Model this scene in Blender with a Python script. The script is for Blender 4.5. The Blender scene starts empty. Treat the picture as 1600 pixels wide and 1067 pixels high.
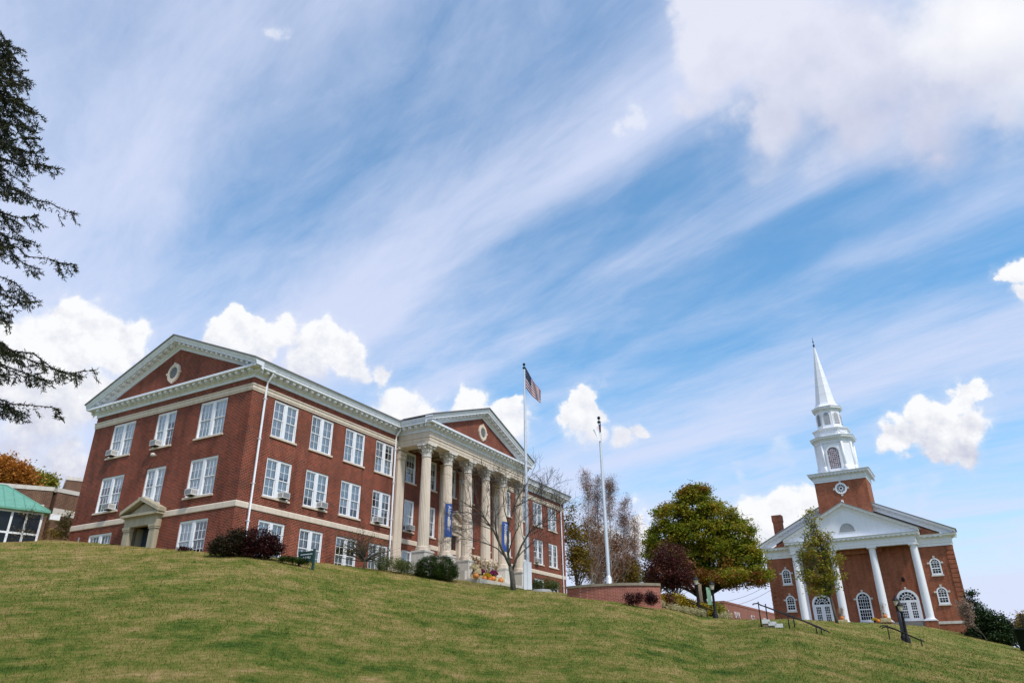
import bpy, math, random
import numpy as np
from mathutils import Vector, Matrix, noise as mnoise
R_ = math.radians
S = bpy.context.scene
COL = S.collection
# ------------------------------------------------------------------ camera
F_PX, PITCH, ROLL = 1117.28, R_(24.708), R_(-0.5649)
cp, sp, cr, sr = math.cos(PITCH), math.sin(PITCH), math.cos(ROLL), math.sin(ROLL)
FW = Vector((0, cp, sp)); _u = Vector((0, -sp, cp)); _r = Vector((1, 0, 0))
CR = _r * cr + _u * sr
CU = -_r * sr + _u * cr
cam = bpy.data.cameras.new('camera'); cam.sensor_width = 36; cam.lens = F_PX / 1600 * 36
cam.clip_start = 0.1; cam.clip_end = 8000
co = bpy.data.objects.new('camera', cam); COL.objects.link(co)
mw = Matrix((CR, CU, -FW)).transposed().to_4x4(); co.matrix_world = mw
S.camera = co

def ray(px, py):
    return CR * ((px - 800) / F_PX) - CU * ((py - 533.5) / F_PX) + FW
def at(px, py, r):
    d = ray(px, py); return d * (r / math.hypot(d.x, d.y))

# ------------------------------------------------------------------ exposure, sun, sky
S.view_settings.view_transform = 'Standard'; S.view_settings.look = 'None'
S.view_settings.exposure = 0.0; S.view_settings.gamma = 1.0
SUN_EL, SUN_AZ = 52.0, 142.0       # azimuth clockwise from +Y (straight ahead): behind the camera, to the right
SUN_STRENGTH, SKY_STRENGTH = 3.2, 0.10
sun = bpy.data.lights.new('sun', 'SUN'); sun.energy = SUN_STRENGTH; sun.angle = R_(5); sun.color = (1, .95, .87)
so = bpy.data.objects.new('sun', sun); COL.objects.link(so)
sd = Vector((math.sin(R_(SUN_AZ)) * math.cos(R_(SUN_EL)), math.cos(R_(SUN_AZ)) * math.cos(R_(SUN_EL)), math.sin(R_(SUN_EL))))
so.rotation_euler = sd.to_track_quat('Z', 'Y').to_euler(); so.location = (0, -30, 60)

def build_world():
    w = bpy.data.worlds.new('World'); S.world = w; w.use_nodes = True
    nt = w.node_tree; nt.nodes.clear(); L = nt.links.new
    def lk(sock, v):
        if isinstance(v, bpy.types.NodeSocket): L(v, sock)
        else: sock.default_value = v
    def M(op, a, b=None, c=None, clamp=False):
        n = nt.nodes.new('ShaderNodeMath'); n.operation = op; n.use_clamp = clamp
        lk(n.inputs[0], a)
        if b is not None: lk(n.inputs[1], b)
        if c is not None: lk(n.inputs[2], c)
        return n.outputs[0]
    def VM(op, a, b=None):
        n = nt.nodes.new('ShaderNodeVectorMath'); n.operation = op
        lk(n.inputs[0], a)
        if b is not None: lk(n.inputs[1], b)
        return n.outputs[1] if op in ('DISTANCE', 'DOT_PRODUCT', 'LENGTH') else n.outputs[0]
    def XYZ(x, y, z):
        n = nt.nodes.new('ShaderNodeCombineXYZ'); lk(n.inputs[0], x); lk(n.inputs[1], y); lk(n.inputs[2], z); return n.outputs[0]
    def NOISE(v, scale, detail=6, rough=.55, dist=0.):
        n = nt.nodes.new('ShaderNodeTexNoise'); lk(n.inputs['Vector'], v); n.inputs['Scale'].default_value = scale
        n.inputs['Detail'].default_value = detail; n.inputs['Roughness'].default_value = rough; n.inputs['Distortion'].default_value = dist
        return n.outputs[0]
    def SS(v, lo, hi, a=0., b=1.):
        n = nt.nodes.new('ShaderNodeMapRange'); n.interpolation_type = 'SMOOTHSTEP'
        lk(n.inputs[0], v); n.inputs[1].default_value = lo; n.inputs[2].default_value = hi
        n.inputs[3].default_value = a; n.inputs[4].default_value = b
        return n.outputs[0]
    def MIX(f, a, b):
        n = nt.nodes.new('ShaderNodeMix'); n.data_type = 'RGBA'; lk(n.inputs[0], f); lk(n.inputs[6], a); lk(n.inputs[7], b); return n.outputs[2]
    tc = nt.nodes.new('ShaderNodeTexCoord'); d = VM('NORMALIZE', tc.outputs['Generated'])
    sep = nt.nodes.new('ShaderNodeSeparateXYZ'); L(d, sep.inputs[0]); X, Y, Z = sep.outputs
    sky = nt.nodes.new('ShaderNodeTexSky'); sky.sky_type = 'NISHITA'; sky.sun_disc = False
    sky.sun_elevation = R_(SUN_EL); sky.sun_rotation = R_(SUN_AZ); sky.air_density = 1.0; sky.dust_density = .6; sky.ozone_density = 2.2
    hs = nt.nodes.new('ShaderNodeHueSaturation'); hs.inputs['Saturation'].default_value = 1.34; hs.inputs['Value'].default_value = 2.15; hs.inputs['Hue'].default_value = .487
    L(sky.outputs[0], hs.inputs['Color'])
    k = 1 / SKY_STRENGTH
    # plane of the high cloud, streaks running along one bearing
    zc = M('ADD', M('MAXIMUM', Z, .02), .10)
    px, py = M('DIVIDE', X, zc), M('DIVIDE', Y, zc)
    a = M('ADD', M('MULTIPLY', px, -.687), M('MULTIPLY', py, .727))
    b = M('ADD', M('MULTIPLY', px, .727), M('MULTIPLY', py, .687))
    wob = NOISE(XYZ(px, py, 3.1), 1.3, 4)
    b2 = M('ADD', b, M('MULTIPLY', M('SUBTRACT', wob, .5), .22))
    cur = nt.nodes.new('ShaderNodeFloatCurve'); m = cur.mapping; c = m.curves[0]
    B0, B1 = -1., 5.
    pts = [(-1, .42), (-.4, .6), (.1, .58), (.32, .56), (.46, .34), (.6, .36), (.72, .54), (.8, .72), (.9, .48), (1.0, .22), (1.1, .22), (1.19, .44),
           (1.28, .2), (1.4, .12), (1.5, .34), (1.62, .16), (1.76, .24), (1.92, .46), (2.1, .62), (2.35, .42), (2.8, .36), (3.4, .45), (5, .5)]
    for i, (x, y) in enumerate(pts):
        x = (x - B0) / (B1 - B0)
        if i == 0: c.points[0].location = (x, y)
        elif i == len(pts) - 1: c.points[1].location = (x, y)
        else: c.points.new(x, y)
    m.update()
    L(M('DIVIDE', M('SUBTRACT', b2, B0), B1 - B0, clamp=True), cur.inputs['Value']); cover = cur.outputs[0]
    cover = M('ADD', cover, M('MULTIPLY', M('SUBTRACT', a, 1.0), .28, clamp=True))
    n1 = NOISE(XYZ(M('MULTIPLY', a, .55), M('MULTIPLY', b, 1.9), 0.), 1.7, 9, .62, .5)
    n2 = NOISE(XYZ(M('MULTIPLY', a, 2.0), M('MULTIPLY', b, 5.), 7.), 2.4, 8, .66, .7)
    ci = M('ADD', cover, M('ADD', M('MULTIPLY', M('SUBTRACT', n1, .5), 1.25), M('MULTIPLY', M('SUBTRACT', n2, .5), .34)))
    ci = M('ADD', SS(ci, -.10, .93, 0., .80), .11)
    low = SS(Z, 0., .22, .62, 0.)                       # pale air near the horizon
    col = MIX(low, hs.outputs[0], (.60 * k, .70 * k, .93 * k, 1))
    col = MIX(ci, col, (.70 * k, .76 * k, .97 * k, 1))
    def WARP(scale, amp, detail):
        n = nt.nodes.new('ShaderNodeTexNoise'); L(d, n.inputs['Vector']); n.inputs['Scale'].default_value = scale; n.inputs['Detail'].default_value = detail; n.inputs['Roughness'].default_value = .55
        v = VM('SUBTRACT', n.outputs['Color'], (.5, .5, .5)); s_ = nt.nodes.new('ShaderNodeVectorMath'); s_.operation = 'SCALE'; L(v, s_.inputs[0]); s_.inputs['Scale'].default_value = amp
        return VM('ADD', d, s_.outputs[0])
    dA, dB = WARP(6., .20, 6), WARP(16., .085, 6)
    lf = Vector((.5, -.15, .8)).normalized()
    nA, nAl = NOISE(d, 6., 9, .6), NOISE(VM('ADD', d, tuple(lf * .05)), 6., 6, .6)
    nB, nBl = NOISE(d, 26., 8, .62), NOISE(VM('ADD', d, tuple(lf * .016)), 26., 5, .62)
    # cumulus heaps: (px, py, radius px) only used to find their bearing, height and angular size
    def heap(blobs, amp, nscale, soft, bright, base, dens=1., seed=0., rough=.6):
        F = None; up = None
        for (x, y, r) in blobs:
            v = ray(x, y).normalized(); v2 = ray(x + r, y).normalized(); ar = (v - v2).length
            f = M('SUBTRACT', 1., M('DIVIDE', VM('DISTANCE', dA if nscale < 10 else dB, tuple(v)), ar))
            F = f if F is None else M('SMOOTH_MAX', F, f, .3)
        big = nscale < 10
        nz, nl = (nA, nAl) if big else (nB, nBl)
        G = M('ADD', F, M('MULTIPLY', M('SUBTRACT', nz, .5), amp))
        zs = [ray(x, y).normalized().z for x, y, r in blobs]; zlo, zhi = min(zs) - .05, max(zs) + .02
        hgt = SS(Z, zlo, zhi)
        al = M('MULTIPLY', M('ADD', M('MULTIPLY', SS(M('MULTIPLY', G, M('ADD', M('MULTIPLY', hgt, 1.6), .8)), -.02, soft * 2.3), .80), M('MULTIPLY', SS(G, -.38, .30), .22)), dens)
        sh = M('ADD', M('MULTIPLY', M('SUBTRACT', nz, nl), 2.3), M('ADD', M('MULTIPLY', hgt, 1.0), .12))
        sh = M('SUBTRACT', sh, M('MULTIPLY', SS(G, .25, 1.1), .18), clamp=True)
        return al, MIX(sh, tuple(q * k for q in base) + (1,), tuple(q * k for q in bright) + (1,))
    W, G_ = (.97, .98, 1.0), (.66, .68, .80)
    heaps = [
        (dict(blobs=[(1080, -30, 60), (1130, 60, 90), (1200, 20, 150), (1250, 110, 140), (1360, 110, 170), (1330, 180, 110), (1450, 190, 110), (1540, 90, 200),
                     (1460, 235, 50), (1570, 180, 80), (1180, 190, 90), (1060, 120, 45)], amp=.9, nscale=6., soft=.42, bright=(.80, .82, .94), base=(.61, .64, .80), dens=.94)),
        (dict(blobs=[(1600, 0, 190), (1540, 60, 120), (1640, 120, 120)], amp=.45, nscale=5., soft=1.0, bright=(1., 1., 1.02), base=(.95, .96, 1.), dens=.95, seed=2.)),
        (dict(blobs=[(60, 560, 85), (125, 515, 68), (115, 480, 30), (185, 540, 48), (70, 630, 100), (150, 610, 60), (40, 700, 60), (110, 715, 50), (0, 600, 60)], amp=.75, nscale=15., soft=.3, bright=W, base=G_, seed=1.)),
        (dict(blobs=[(370, 505, 24), (350, 528, 30), (400, 540, 38), (440, 520, 34), (500, 545, 42), (555, 555, 34), (600, 570, 20), (480, 570, 40), (390, 570, 40)], amp=.75, nscale=17., soft=.25, bright=W, base=(.66, .69, .82), seed=3.)),
        (dict(blobs=[(610, 640, 46), (660, 660, 45), (735, 648, 42), (790, 670, 38), (720, 630, 20), (800, 640, 20)], amp=.8, nscale=18., soft=.3, bright=W, base=(.72, .74, .86), seed=4.)),
        (dict(blobs=[(922, 610, 22), (905, 630, 24), (885, 650, 24), (935, 640, 22), (965, 672, 26), (915, 665, 32), (992, 676, 14)], amp=.8, nscale=22., soft=.3, bright=W, base=(.76, .78, .88), seed=5.)),
        (dict(blobs=[(1525, 612, 28), (1490, 625, 34), (1450, 655, 38), (1405, 680, 34), (1500, 665, 50), (1450, 695, 44), (1395, 700, 26), (1500, 715, 48), (1535, 725, 22), (1450, 720, 26)], amp=.8, nscale=19., soft=.26, bright=W, base=(.60, .62, .75), seed=6.)),
        (dict(blobs=[(1600, 425, 40), (1572, 436, 24), (1615, 465, 34), (1640, 420, 50)], amp=.7, nscale=20., soft=.25, bright=W, base=(.72, .75, .86), seed=7.)),
        (dict(blobs=[(1180, 815, 46), (1225, 805, 40), (1262, 800, 38), (1150, 830, 40), (1210, 850, 50), (1005, 835, 36), (995, 805, 18), (960, 850, 30)], amp=.75, nscale=20., soft=.3, bright=W, base=(.74, .76, .87), seed=8.)),
        (dict(blobs=[(1155, 718, 12), (1150, 742, 12), (1225, 708, 22), (1385, 775, 26), (1430, 770, 20), (975, 190, 24), (440, 52, 20), (1575, 848, 34), (1610, 845, 34)], amp=1.1, nscale=24., soft=.6, bright=(.93, .95, 1.), base=(.74, .77, .9), dens=.5, seed=9.)),
    ]
    for h in heaps:
        al, cc = heap(**h); col = MIX(al, col, cc)
    bg = nt.nodes.new('ShaderNodeBackground'); L(col, bg.inputs[0]); bg.inputs[1].default_value = SKY_STRENGTH
    out = nt.nodes.new('ShaderNodeOutputWorld'); L(bg.outputs[0], out.inputs[0])
build_world()

# ------------------------------------------------------------------ mesh helpers
class MB:
    def __init__(s, T=None): s.v = []; s.f = []; s.m = []; s.mi = 0; s.T = T; s.sm = []; s.smooth = False
    def add(s, vs, fs):
        o = len(s.v)
        s.v += [tuple(s.T @ Vector(p)) if s.T else tuple(p) for p in vs]
        for f in fs: s.f.append(tuple(i + o for i in f)); s.m.append(s.mi); s.sm.append(s.smooth)
        return s
    def quad(s, a, b, c, d): return s.add([a, b, c, d], [(0, 1, 2, 3)])
    def box(s, x0, x1, y0, y1, z0, z1):
        return s.add([(x0, y0, z0), (x1, y0, z0), (x1, y1, z0), (x0, y1, z0), (x0, y0, z1), (x1, y0, z1), (x1, y1, z1), (x0, y1, z1)],
                     [(0, 3, 2, 1), (4, 5, 6, 7), (0, 1, 5, 4), (1, 2, 6, 5), (2, 3, 7, 6), (3, 0, 4, 7)])
    def cbox(s, cx, cy, z0, w, d, h): return s.box(cx - w / 2, cx + w / 2, cy - d / 2, cy + d / 2, z0, z0 + h)
    def prism(s, poly, a, b, axis='y'):
        """poly in 2D, extruded a..b along axis"""
        def P(p, t):
            return (p[0], t, p[1]) if axis == 'y' else ((t, p[0], p[1]) if axis == 'x' else (p[0], p[1], t))
        n = len(poly); vs = [P(p, a) for p in poly] + [P(p, b) for p in poly]
        return s.add(vs, [tuple(range(n)), tuple(range(2 * n - 1, n - 1, -1))] + [(i, (i + 1) % n, n + (i + 1) % n, n + i) for i in range(n)])
    def lathe(s, prof, n=16, c=(0, 0, 0), rot=0., mod=None, smooth=True):
        vs = []; fs = []
        for (r, z) in prof:
            for i in range(n):
                t = 2 * math.pi * (i + rot) / n; q = r * (mod(i, n) if mod else 1)
                vs.append((c[0] + q * math.cos(t), c[1] + q * math.sin(t), c[2] + z))
        for j in range(len(prof) - 1):
            for i in range(n): fs.append((j * n + i, j * n + (i + 1) % n, (j + 1) * n + (i + 1) % n, (j + 1) * n + i))
        k = s.smooth; s.smooth = smooth
        s.add(vs, fs); s.smooth = k
        s.add(vs[:n], [tuple(range(n - 1, -1, -1))]); s.add(vs[-n:], [tuple(range(n))])
        return s
    def tube(s, pts, rad, n=8, caps=True):
        pts = [Vector(p) for p in pts]; vs = []; fs = []; ref = Vector((0, 0, 1)); N = len(pts)
        if isinstance(rad, (int, float)): rad = [rad] * N
        for i, p in enumerate(pts):
            t = (pts[min(i + 1, N - 1)] - pts[max(i - 1, 0)])
            if t.length < 1e-9: t = Vector((0, 0, 1))
            t.normalize(); q = ref if abs(t.dot(ref)) < .95 else Vector((1, 0, 0))
            u = t.cross(q).normalized(); w = u.cross(t)
            for k in range(n):
                g = 2 * math.pi * k / n; vs.append(p + (u * math.cos(g) + w * math.sin(g)) * rad[i])
        for j in range(N - 1):
            for k in range(n): fs.append((j * n + k, j * n + (k + 1) % n, (j + 1) * n + (k + 1) % n, (j + 1) * n + k))
        if caps: fs += [tuple(range(n - 1, -1, -1)), tuple(range((N - 1) * n, N * n))]
        k = s.smooth; s.smooth = n > 4
        s.add(vs, fs); s.smooth = k
        return s
    def sweep(s, path, mit, prof, axis, caps=True):
        """profile (a,b) swept along path: vertex = P + a*mitre + b*axis"""
        vs = []; fs = []; n = len(prof); axis = Vector(axis)
        for P, m in zip(path, mit):
            for (a, b) in prof: vs.append(Vector(P) + Vector(m) * a + axis * b)
        for j in range(len(path) - 1):
            for k in range(n - 1): fs.append((j * n + k, j * n + k + 1, (j + 1) * n + k + 1, (j + 1) * n + k))
        if caps: fs += [tuple(range(n)), tuple(range((len(path) - 1) * n, len(path) * n))]
        return s.add(vs, fs)
    def build(s, name, mats, parent=None, loc=None, rot=None):
        me = bpy.data.meshes.new(name); me.from_pydata(s.v, [], s.f)
        if not isinstance(mats, (list, tuple)): mats = [mats]
        for m in mats: me.materials.append(m)
        me.polygons.foreach_set('material_index', s.m); me.polygons.foreach_set('use_smooth', s.sm)
        me.update()
        return place(name, me, parent, loc, rot)

def place(name, me, parent=None, loc=None, rot=None):
    o = bpy.data.objects.new(name, me); COL.objects.link(o)
    if parent: o.parent = parent
    if loc is not None: o.location = loc
    if rot is not None: o.rotation_euler = rot
    return o
def npmesh(name, V, n, mat, parent=None, loc=None):
    """V (N*n,3): N faces of n verts each"""
    V = np.asarray(V, np.float32).reshape(-1, 3); N = len(V) // n
    me = bpy.data.meshes.new(name); me.vertices.add(len(V)); me.vertices.foreach_set('co', V.ravel())
    me.loops.add(len(V)); me.loops.foreach_set('vertex_index', np.arange(len(V), dtype=np.int32))
    me.polygons.add(N); me.polygons.foreach_set('loop_start', np.arange(0, N * n, n, dtype=np.int32))
    try: me.polygons.foreach_set('loop_total', np.full(N, n, dtype=np.int32))
    except Exception: pass
    me.materials.append(mat); me.update(calc_edges=True)
    return place(name, me, parent, loc)
def tag(o, label, cat, group=None):
    o['label'] = label; o['category'] = cat
    if group: o['group'] = group
    return o
def thing(name, label, cat, loc=(0, 0, 0), rz=0., group=None):
    o = bpy.data.objects.new(name, None); COL.objects.link(o); o.location = loc; o.rotation_euler = (0, 0, rz); o.empty_display_size = .3
    return tag(o, label, cat, group)
def mitres(path, closed=False, side=1):
    """plan path -> per-point mitred outward vectors (right-hand side of travel if side=1)"""
    P = [Vector((p[0], p[1])) for p in path]; out = []
    for i in range(len(P)):
        ns = []
        if i > 0: t = (P[i] - P[i - 1]).normalized(); ns.append(Vector((t.y, -t.x)))
        if i < len(P) - 1: t = (P[i + 1] - P[i]).normalized(); ns.append(Vector((t.y, -t.x)))
        if len(ns) == 2:
            m = ns[0] + ns[1]; m = m * (2 / m.length_squared) if m.length > 1e-6 else ns[0]
        else: m = ns[0]
        out.append(m * side)
    return out

# ------------------------------------------------------------------ materials
def newmat(name):
    m = bpy.data.materials.new(name); m.use_nodes = True; nt = m.node_tree; b = nt.nodes['Principled BSDF']; return m, nt, b
def rgb(c): return tuple(c) + (1,) if len(c) == 3 else tuple(c)
def nz(nt, vec, scale, detail=5, rough=.55):
    n = nt.nodes.new('ShaderNodeTexNoise'); n.inputs['Scale'].default_value = scale; n.inputs['Detail'].default_value = detail; n.inputs['Roughness'].default_value = rough
    if vec is not None: nt.links.new(vec, n.inputs['Vector'])
    return n
def ramp(nt, fac, stops):
    r = nt.nodes.new('ShaderNodeValToRGB'); e = r.color_ramp.elements
    while len(e) < len(stops): e.new(.5)
    for i, (p, c) in enumerate(stops): e[i].position = p; e[i].color = rgb(c)
    nt.links.new(fac, r.inputs[0]); return r
def mixc(nt, f, a, b, mode='MIX'):
    n = nt.nodes.new('ShaderNodeMix'); n.data_type = 'RGBA'; n.blend_type = mode
    for i, v in ((0, f), (6, a), (7, b)):
        if isinstance(v, bpy.types.NodeSocket): nt.links.new(v, n.inputs[i])
        else: n.inputs[i].default_value = rgb(v) if i else v
    return n.outputs[2]
def plain(name, c, rough=.6, var=.12, scale=4., metal=0., spec=None, bump=0.):
    m, nt, b = newmat(name); tc = nt.nodes.new('ShaderNodeTexCoord')
    n = nz(nt, tc.outputs['Object'], scale)
    r = ramp(nt, n.outputs[0], [(.3, [x * (1 - var) for x in c]), (.7, [min(1, x * (1 + var)) for x in c])])
    nt.links.new(r.outputs[0], b.inputs['Base Color']); b.inputs['Roughness'].default_value = rough; b.inputs['Metallic'].default_value = metal
    if spec is not None: b.inputs['Specular IOR Level'].default_value = spec
    if bump:
        bp = nt.nodes.new('ShaderNodeBump'); bp.inputs['Strength'].default_value = bump; bp.inputs['Distance'].default_value = .02
        n3 = nz(nt, tc.outputs['Object'], scale * 8); nt.links.new(n3.outputs[0], bp.inputs['Height']); nt.links.new(bp.outputs[0], b.inputs['Normal'])
    return m
def brick(name, c1, c2, mortar, mott=.35, bw=.215, rh=.075, ms=.011, streak=True):
    m, nt, b = newmat(name); L = nt.links.new
    tc = nt.nodes.new('ShaderNodeTexCoord'); sp_ = nt.nodes.new('ShaderNodeSeparateXYZ'); L(tc.outputs['Object'], sp_.inputs[0])
    ad = nt.nodes.new('ShaderNodeMath'); ad.operation = 'ADD'; L(sp_.outputs[0], ad.inputs[0]); L(sp_.outputs[1], ad.inputs[1])
    cb = nt.nodes.new('ShaderNodeCombineXYZ'); L(ad.outputs[0], cb.inputs[0]); L(sp_.outputs[2], cb.inputs[1])
    bt = nt.nodes.new('ShaderNodeTexBrick'); L(cb.outputs[0], bt.inputs['Vector'])
    bt.inputs['Scale'].default_value = 1; bt.inputs['Brick Width'].default_value = bw; bt.inputs['Row Height'].default_value = rh
    bt.inputs['Mortar Size'].default_value = ms; bt.inputs['Mortar Smooth'].default_value = .2; bt.inputs['Bias'].default_value = -.1
    bt.inputs['Color1'].default_value = rgb(c1); bt.inputs['Color2'].default_value = rgb(c2); bt.inputs['Mortar'].default_value = rgb(mortar)
    n = nz(nt, tc.outputs['Object'], .35, 6, .6); n2 = nz(nt, tc.outputs['Object'], 3.2, 4, .6)
    r = ramp(nt, n.outputs[0], [(.32, (1 - mott,) * 3), (.68, (1 + mott * .35,) * 3)])
    r2 = ramp(nt, n2.outputs[0], [(.3, (.86, .84, .84)), (.7, (1.1, 1.1, 1.1))])
    c = mixc(nt, 1., bt.outputs['Color'], r.outputs[0], 'MULTIPLY'); c = mixc(nt, 1., c, r2.outputs[0], 'MULTIPLY')
    mp = nt.nodes.new('ShaderNodeMapping'); mp.inputs['Scale'].default_value = (1.1, 1.1, .12); L(tc.outputs['Object'], mp.inputs[0]); n4 = nz(nt, mp.outputs[0], 1.5, 5, .6)
    if streak: c = mixc(nt, 1., c, ramp(nt, n4.outputs[0], [(.34, (.74, .72, .72)), (.55, (1.04, 1.04, 1.04))]).outputs[0], 'MULTIPLY')
    L(c, b.inputs['Base Color']); b.inputs['Roughness'].default_value = .85; b.inputs['Specular IOR Level'].default_value = .25
    bp = nt.nodes.new('ShaderNodeBump'); bp.inputs['Strength'].default_value = .5; bp.inputs['Distance'].default_value = .01; bp.invert = True
    L(bt.outputs['Fac'], bp.inputs['Height']); L(bp.outputs[0], b.inputs['Normal'])
    return m
def stone(name, c, var=.14, streak=.25, rough=.75):
    m, nt, b = newmat(name); L = nt.links.new; tc = nt.nodes.new('ShaderNodeTexCoord')
    mp = nt.nodes.new('ShaderNodeMapping'); mp.inputs['Scale'].default_value = (2.2, 2.2, .35); L(tc.outputs['Object'], mp.inputs[0])
    n = nz(nt, mp.outputs[0], 1.6, 8, .65); n2 = nz(nt, tc.outputs['Object'], 14, 4, .6)
    r = ramp(nt, n.outputs[0], [(.25, [x * (1 - streak) for x in c]), (.5, c), (.8, [min(1, x * (1 + var)) for x in c])])
    r2 = ramp(nt, n2.outputs[0], [(.3, (.92,) * 3), (.7, (1.05,) * 3)])
    L(mixc(nt, 1., r.outputs[0], r2.outputs[0], 'MULTIPLY'), b.inputs['Base Color']); b.inputs['Roughness'].default_value = rough; b.inputs['Specular IOR Level'].default_value = .3
    return m
def leafmat(name, cols, rough=.55, trans=.25):
    m, nt, b = newmat(name); L = nt.links.new; g = nt.nodes.new('ShaderNodeNewGeometry')
    st = [(i / max(1, len(cols) - 1), c) for i, c in enumerate(cols)]
    tc = nt.nodes.new('ShaderNodeTexCoord'); n = nz(nt, tc.outputs['Object'], .6, 3)
    mx = nt.nodes.new('ShaderNodeMath'); mx.operation = 'MULTIPLY_ADD'; mx.use_clamp = True; L(n.outputs[0], mx.inputs[0]); mx.inputs[1].default_value = 1.5
    sb = nt.nodes.new('ShaderNodeMath'); sb.operation = 'MULTIPLY_ADD'; L(g.outputs['Random Per Island'], sb.inputs[0]); sb.inputs[1].default_value = .7; sb.inputs[2].default_value = -.6
    L(sb.outputs[0], mx.inputs[2])
    r = ramp(nt, mx.outputs[0], st); L(r.outputs[0], b.inputs['Base Color']); b.inputs['Roughness'].default_value = rough; b.inputs['Specular IOR Level'].default_value = .25
    if trans:
        t = nt.nodes.new('ShaderNodeBsdfTranslucent'); L(r.outputs[0], t.inputs[0]); mix = nt.nodes.new('ShaderNodeMixShader'); mix.inputs[0].default_value = trans
        L(b.outputs[0], mix.inputs[1]); L(t.outputs[0], mix.inputs[2]); L(mix.outputs[0], nt.nodes['Material Output'].inputs[0])
    return m
def glassmat(name, tint=(.75, .82, .85), refl=.10):
    m, nt, b = newmat(name); L = nt.links.new; nt.nodes.remove(b)
    t = nt.nodes.new('ShaderNodeBsdfTransparent'); t.inputs[0].default_value = rgb(tint)
    g = nt.nodes.new('ShaderNodeBsdfGlossy'); g.inputs['Roughness'].default_value = .03; g.inputs[0].default_value = (1, 1, 1, 1)
    tc = nt.nodes.new('ShaderNodeTexCoord'); n = nz(nt, tc.outputs['Object'], 1.1, 2); bp = nt.nodes.new('ShaderNodeBump'); bp.inputs['Strength'].default_value = .12; bp.inputs['Distance'].default_value = .1
    L(n.outputs[0], bp.inputs['Height']); L(bp.outputs[0], g.inputs['Normal'])
    f = nt.nodes.new('ShaderNodeFresnel'); f.inputs[0].default_value = 1.5
    a = nt.nodes.new('ShaderNodeMath'); a.operation = 'ADD'; a.inputs[1].default_value = refl; a.use_clamp = True; L(f.outputs[0], a.inputs[0])
    mx = nt.nodes.new('ShaderNodeMixShader'); L(a.outputs[0], mx.inputs[0]); L(t.outputs[0], mx.inputs[1]); L(g.outputs[0], mx.inputs[2]); L(mx.outputs[0], nt.nodes['Material Output'].inputs[0])
    return m

BRICK = brick('college_brick', (.245, .034, .013), (.085, .013, .007), (.33, .175, .12), .32, bw=.29, rh=.10, ms=.015)
BRICK_C = brick('church_brick', (.36, .092, .034), (.21, .048, .021), (.38, .215, .145), .20, bw=.32, rh=.11, ms=.016)
BRICK_W = brick('planter_brick', (.36, .10, .062), (.29, .078, .05), (.42, .27, .22), .15, bw=.25, rh=.086, ms=.012, streak=False)
BRICK_B = brick('brown_brick', (.16, .066, .034), (.105, .045, .026), (.30, .21, .15), .35, bw=.3, rh=.11, ms=.018)
BRICK_F = brick('far_brick', (.33, .11, .07), (.26, .085, .055), (.33, .2, .16), .15, streak=False)
LIME = stone('limestone', (.66, .56, .455), streak=.2)
LIME_D = stone('weathered_limestone', (.40, .35, .25), streak=.35)
LIME_L = stone('pale_limestone', (.62, .58, .52), streak=.22)
COPING = stone('coping_stone', (.26, .22, .16), streak=.45)
WHITE = plain('white_paint', (.78, .79, .82), .5, .05, 2.)
WHITE_C = stone('church_white_paint', (.80, .81, .85), .04, .10, .5)
TRIM = stone('cornice_paint', (.72, .75, .80), .06, .20, .55)
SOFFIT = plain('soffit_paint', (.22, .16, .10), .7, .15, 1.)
GLASS = glassmat('window_glass', (.88, .92, .95), .10)
GLASS_D = glassmat('dark_glass', (.35, .4, .42), .03)
BLIND = plain('window_blind', (.78, .78, .78), .8, .08, 1.2)
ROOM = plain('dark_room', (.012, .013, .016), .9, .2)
ROOF = plain('grey_shingle', (.16, .155, .16), .85, .25, 6., bump=.3)
ROOF_C = plain('church_shingle', (.30, .31, .33), .85, .2, 5., bump=.3)
DARKMETAL = plain('black_metal', (.009, .009, .011), .6, .2, spec=.25)
METAL = plain('pole_aluminium', (.66, .68, .72), .35, .06, 2., metal=.35)
GREYMETAL = plain('grey_metal', (.30, .31, .32), .5, .15)
CONC = stone('concrete', (.52, .48, .42), streak=.25)
DARKDOOR = plain('dark_door', (.035, .05, .07), .3, .2)

# ------------------------------------------------------------------ ground
# lie of the hill: (px of a bearing, py of the crest seen there, metres to it)
CREST = [(-260, 842, 70), (0, 840, 66), (60, 842, 64), (112, 844, 62.3), (222, 853, 55.5), (300, 859, 51.5), (385, 866, 48), (440, 871, 49.5), (500, 878, 52), (560, 885, 54.5), (620, 892, 57),
         (680, 900, 58), (740, 908, 60), (780, 913, 59), (805, 917, 57), (830, 921, 55), (885, 926, 53), (960, 936, 50.5), (1040, 950, 51), (1100, 961, 56), (1150, 967, 52), (1190, 967, 50), (1240, 966, 53),
         (1290, 969, 60), (1350, 972, 70), (1400, 974, 80), (1440, 977, 92), (1465, 981, 98), (1515, 991, 102), (1560, 1004, 95), (1600, 1014, 88), (1800, 1075, 80)]
_az = []; _ds = []; _zs = []
for px, py, r in CREST:
    p = at(px, py, r); _az.append(math.atan2(p.x, p.y)); _ds.append(r); _zs.append(p.z)
_az, _ds, _zs = map(np.array, (_az, _ds, _zs)); EYE = 1.62
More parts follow.
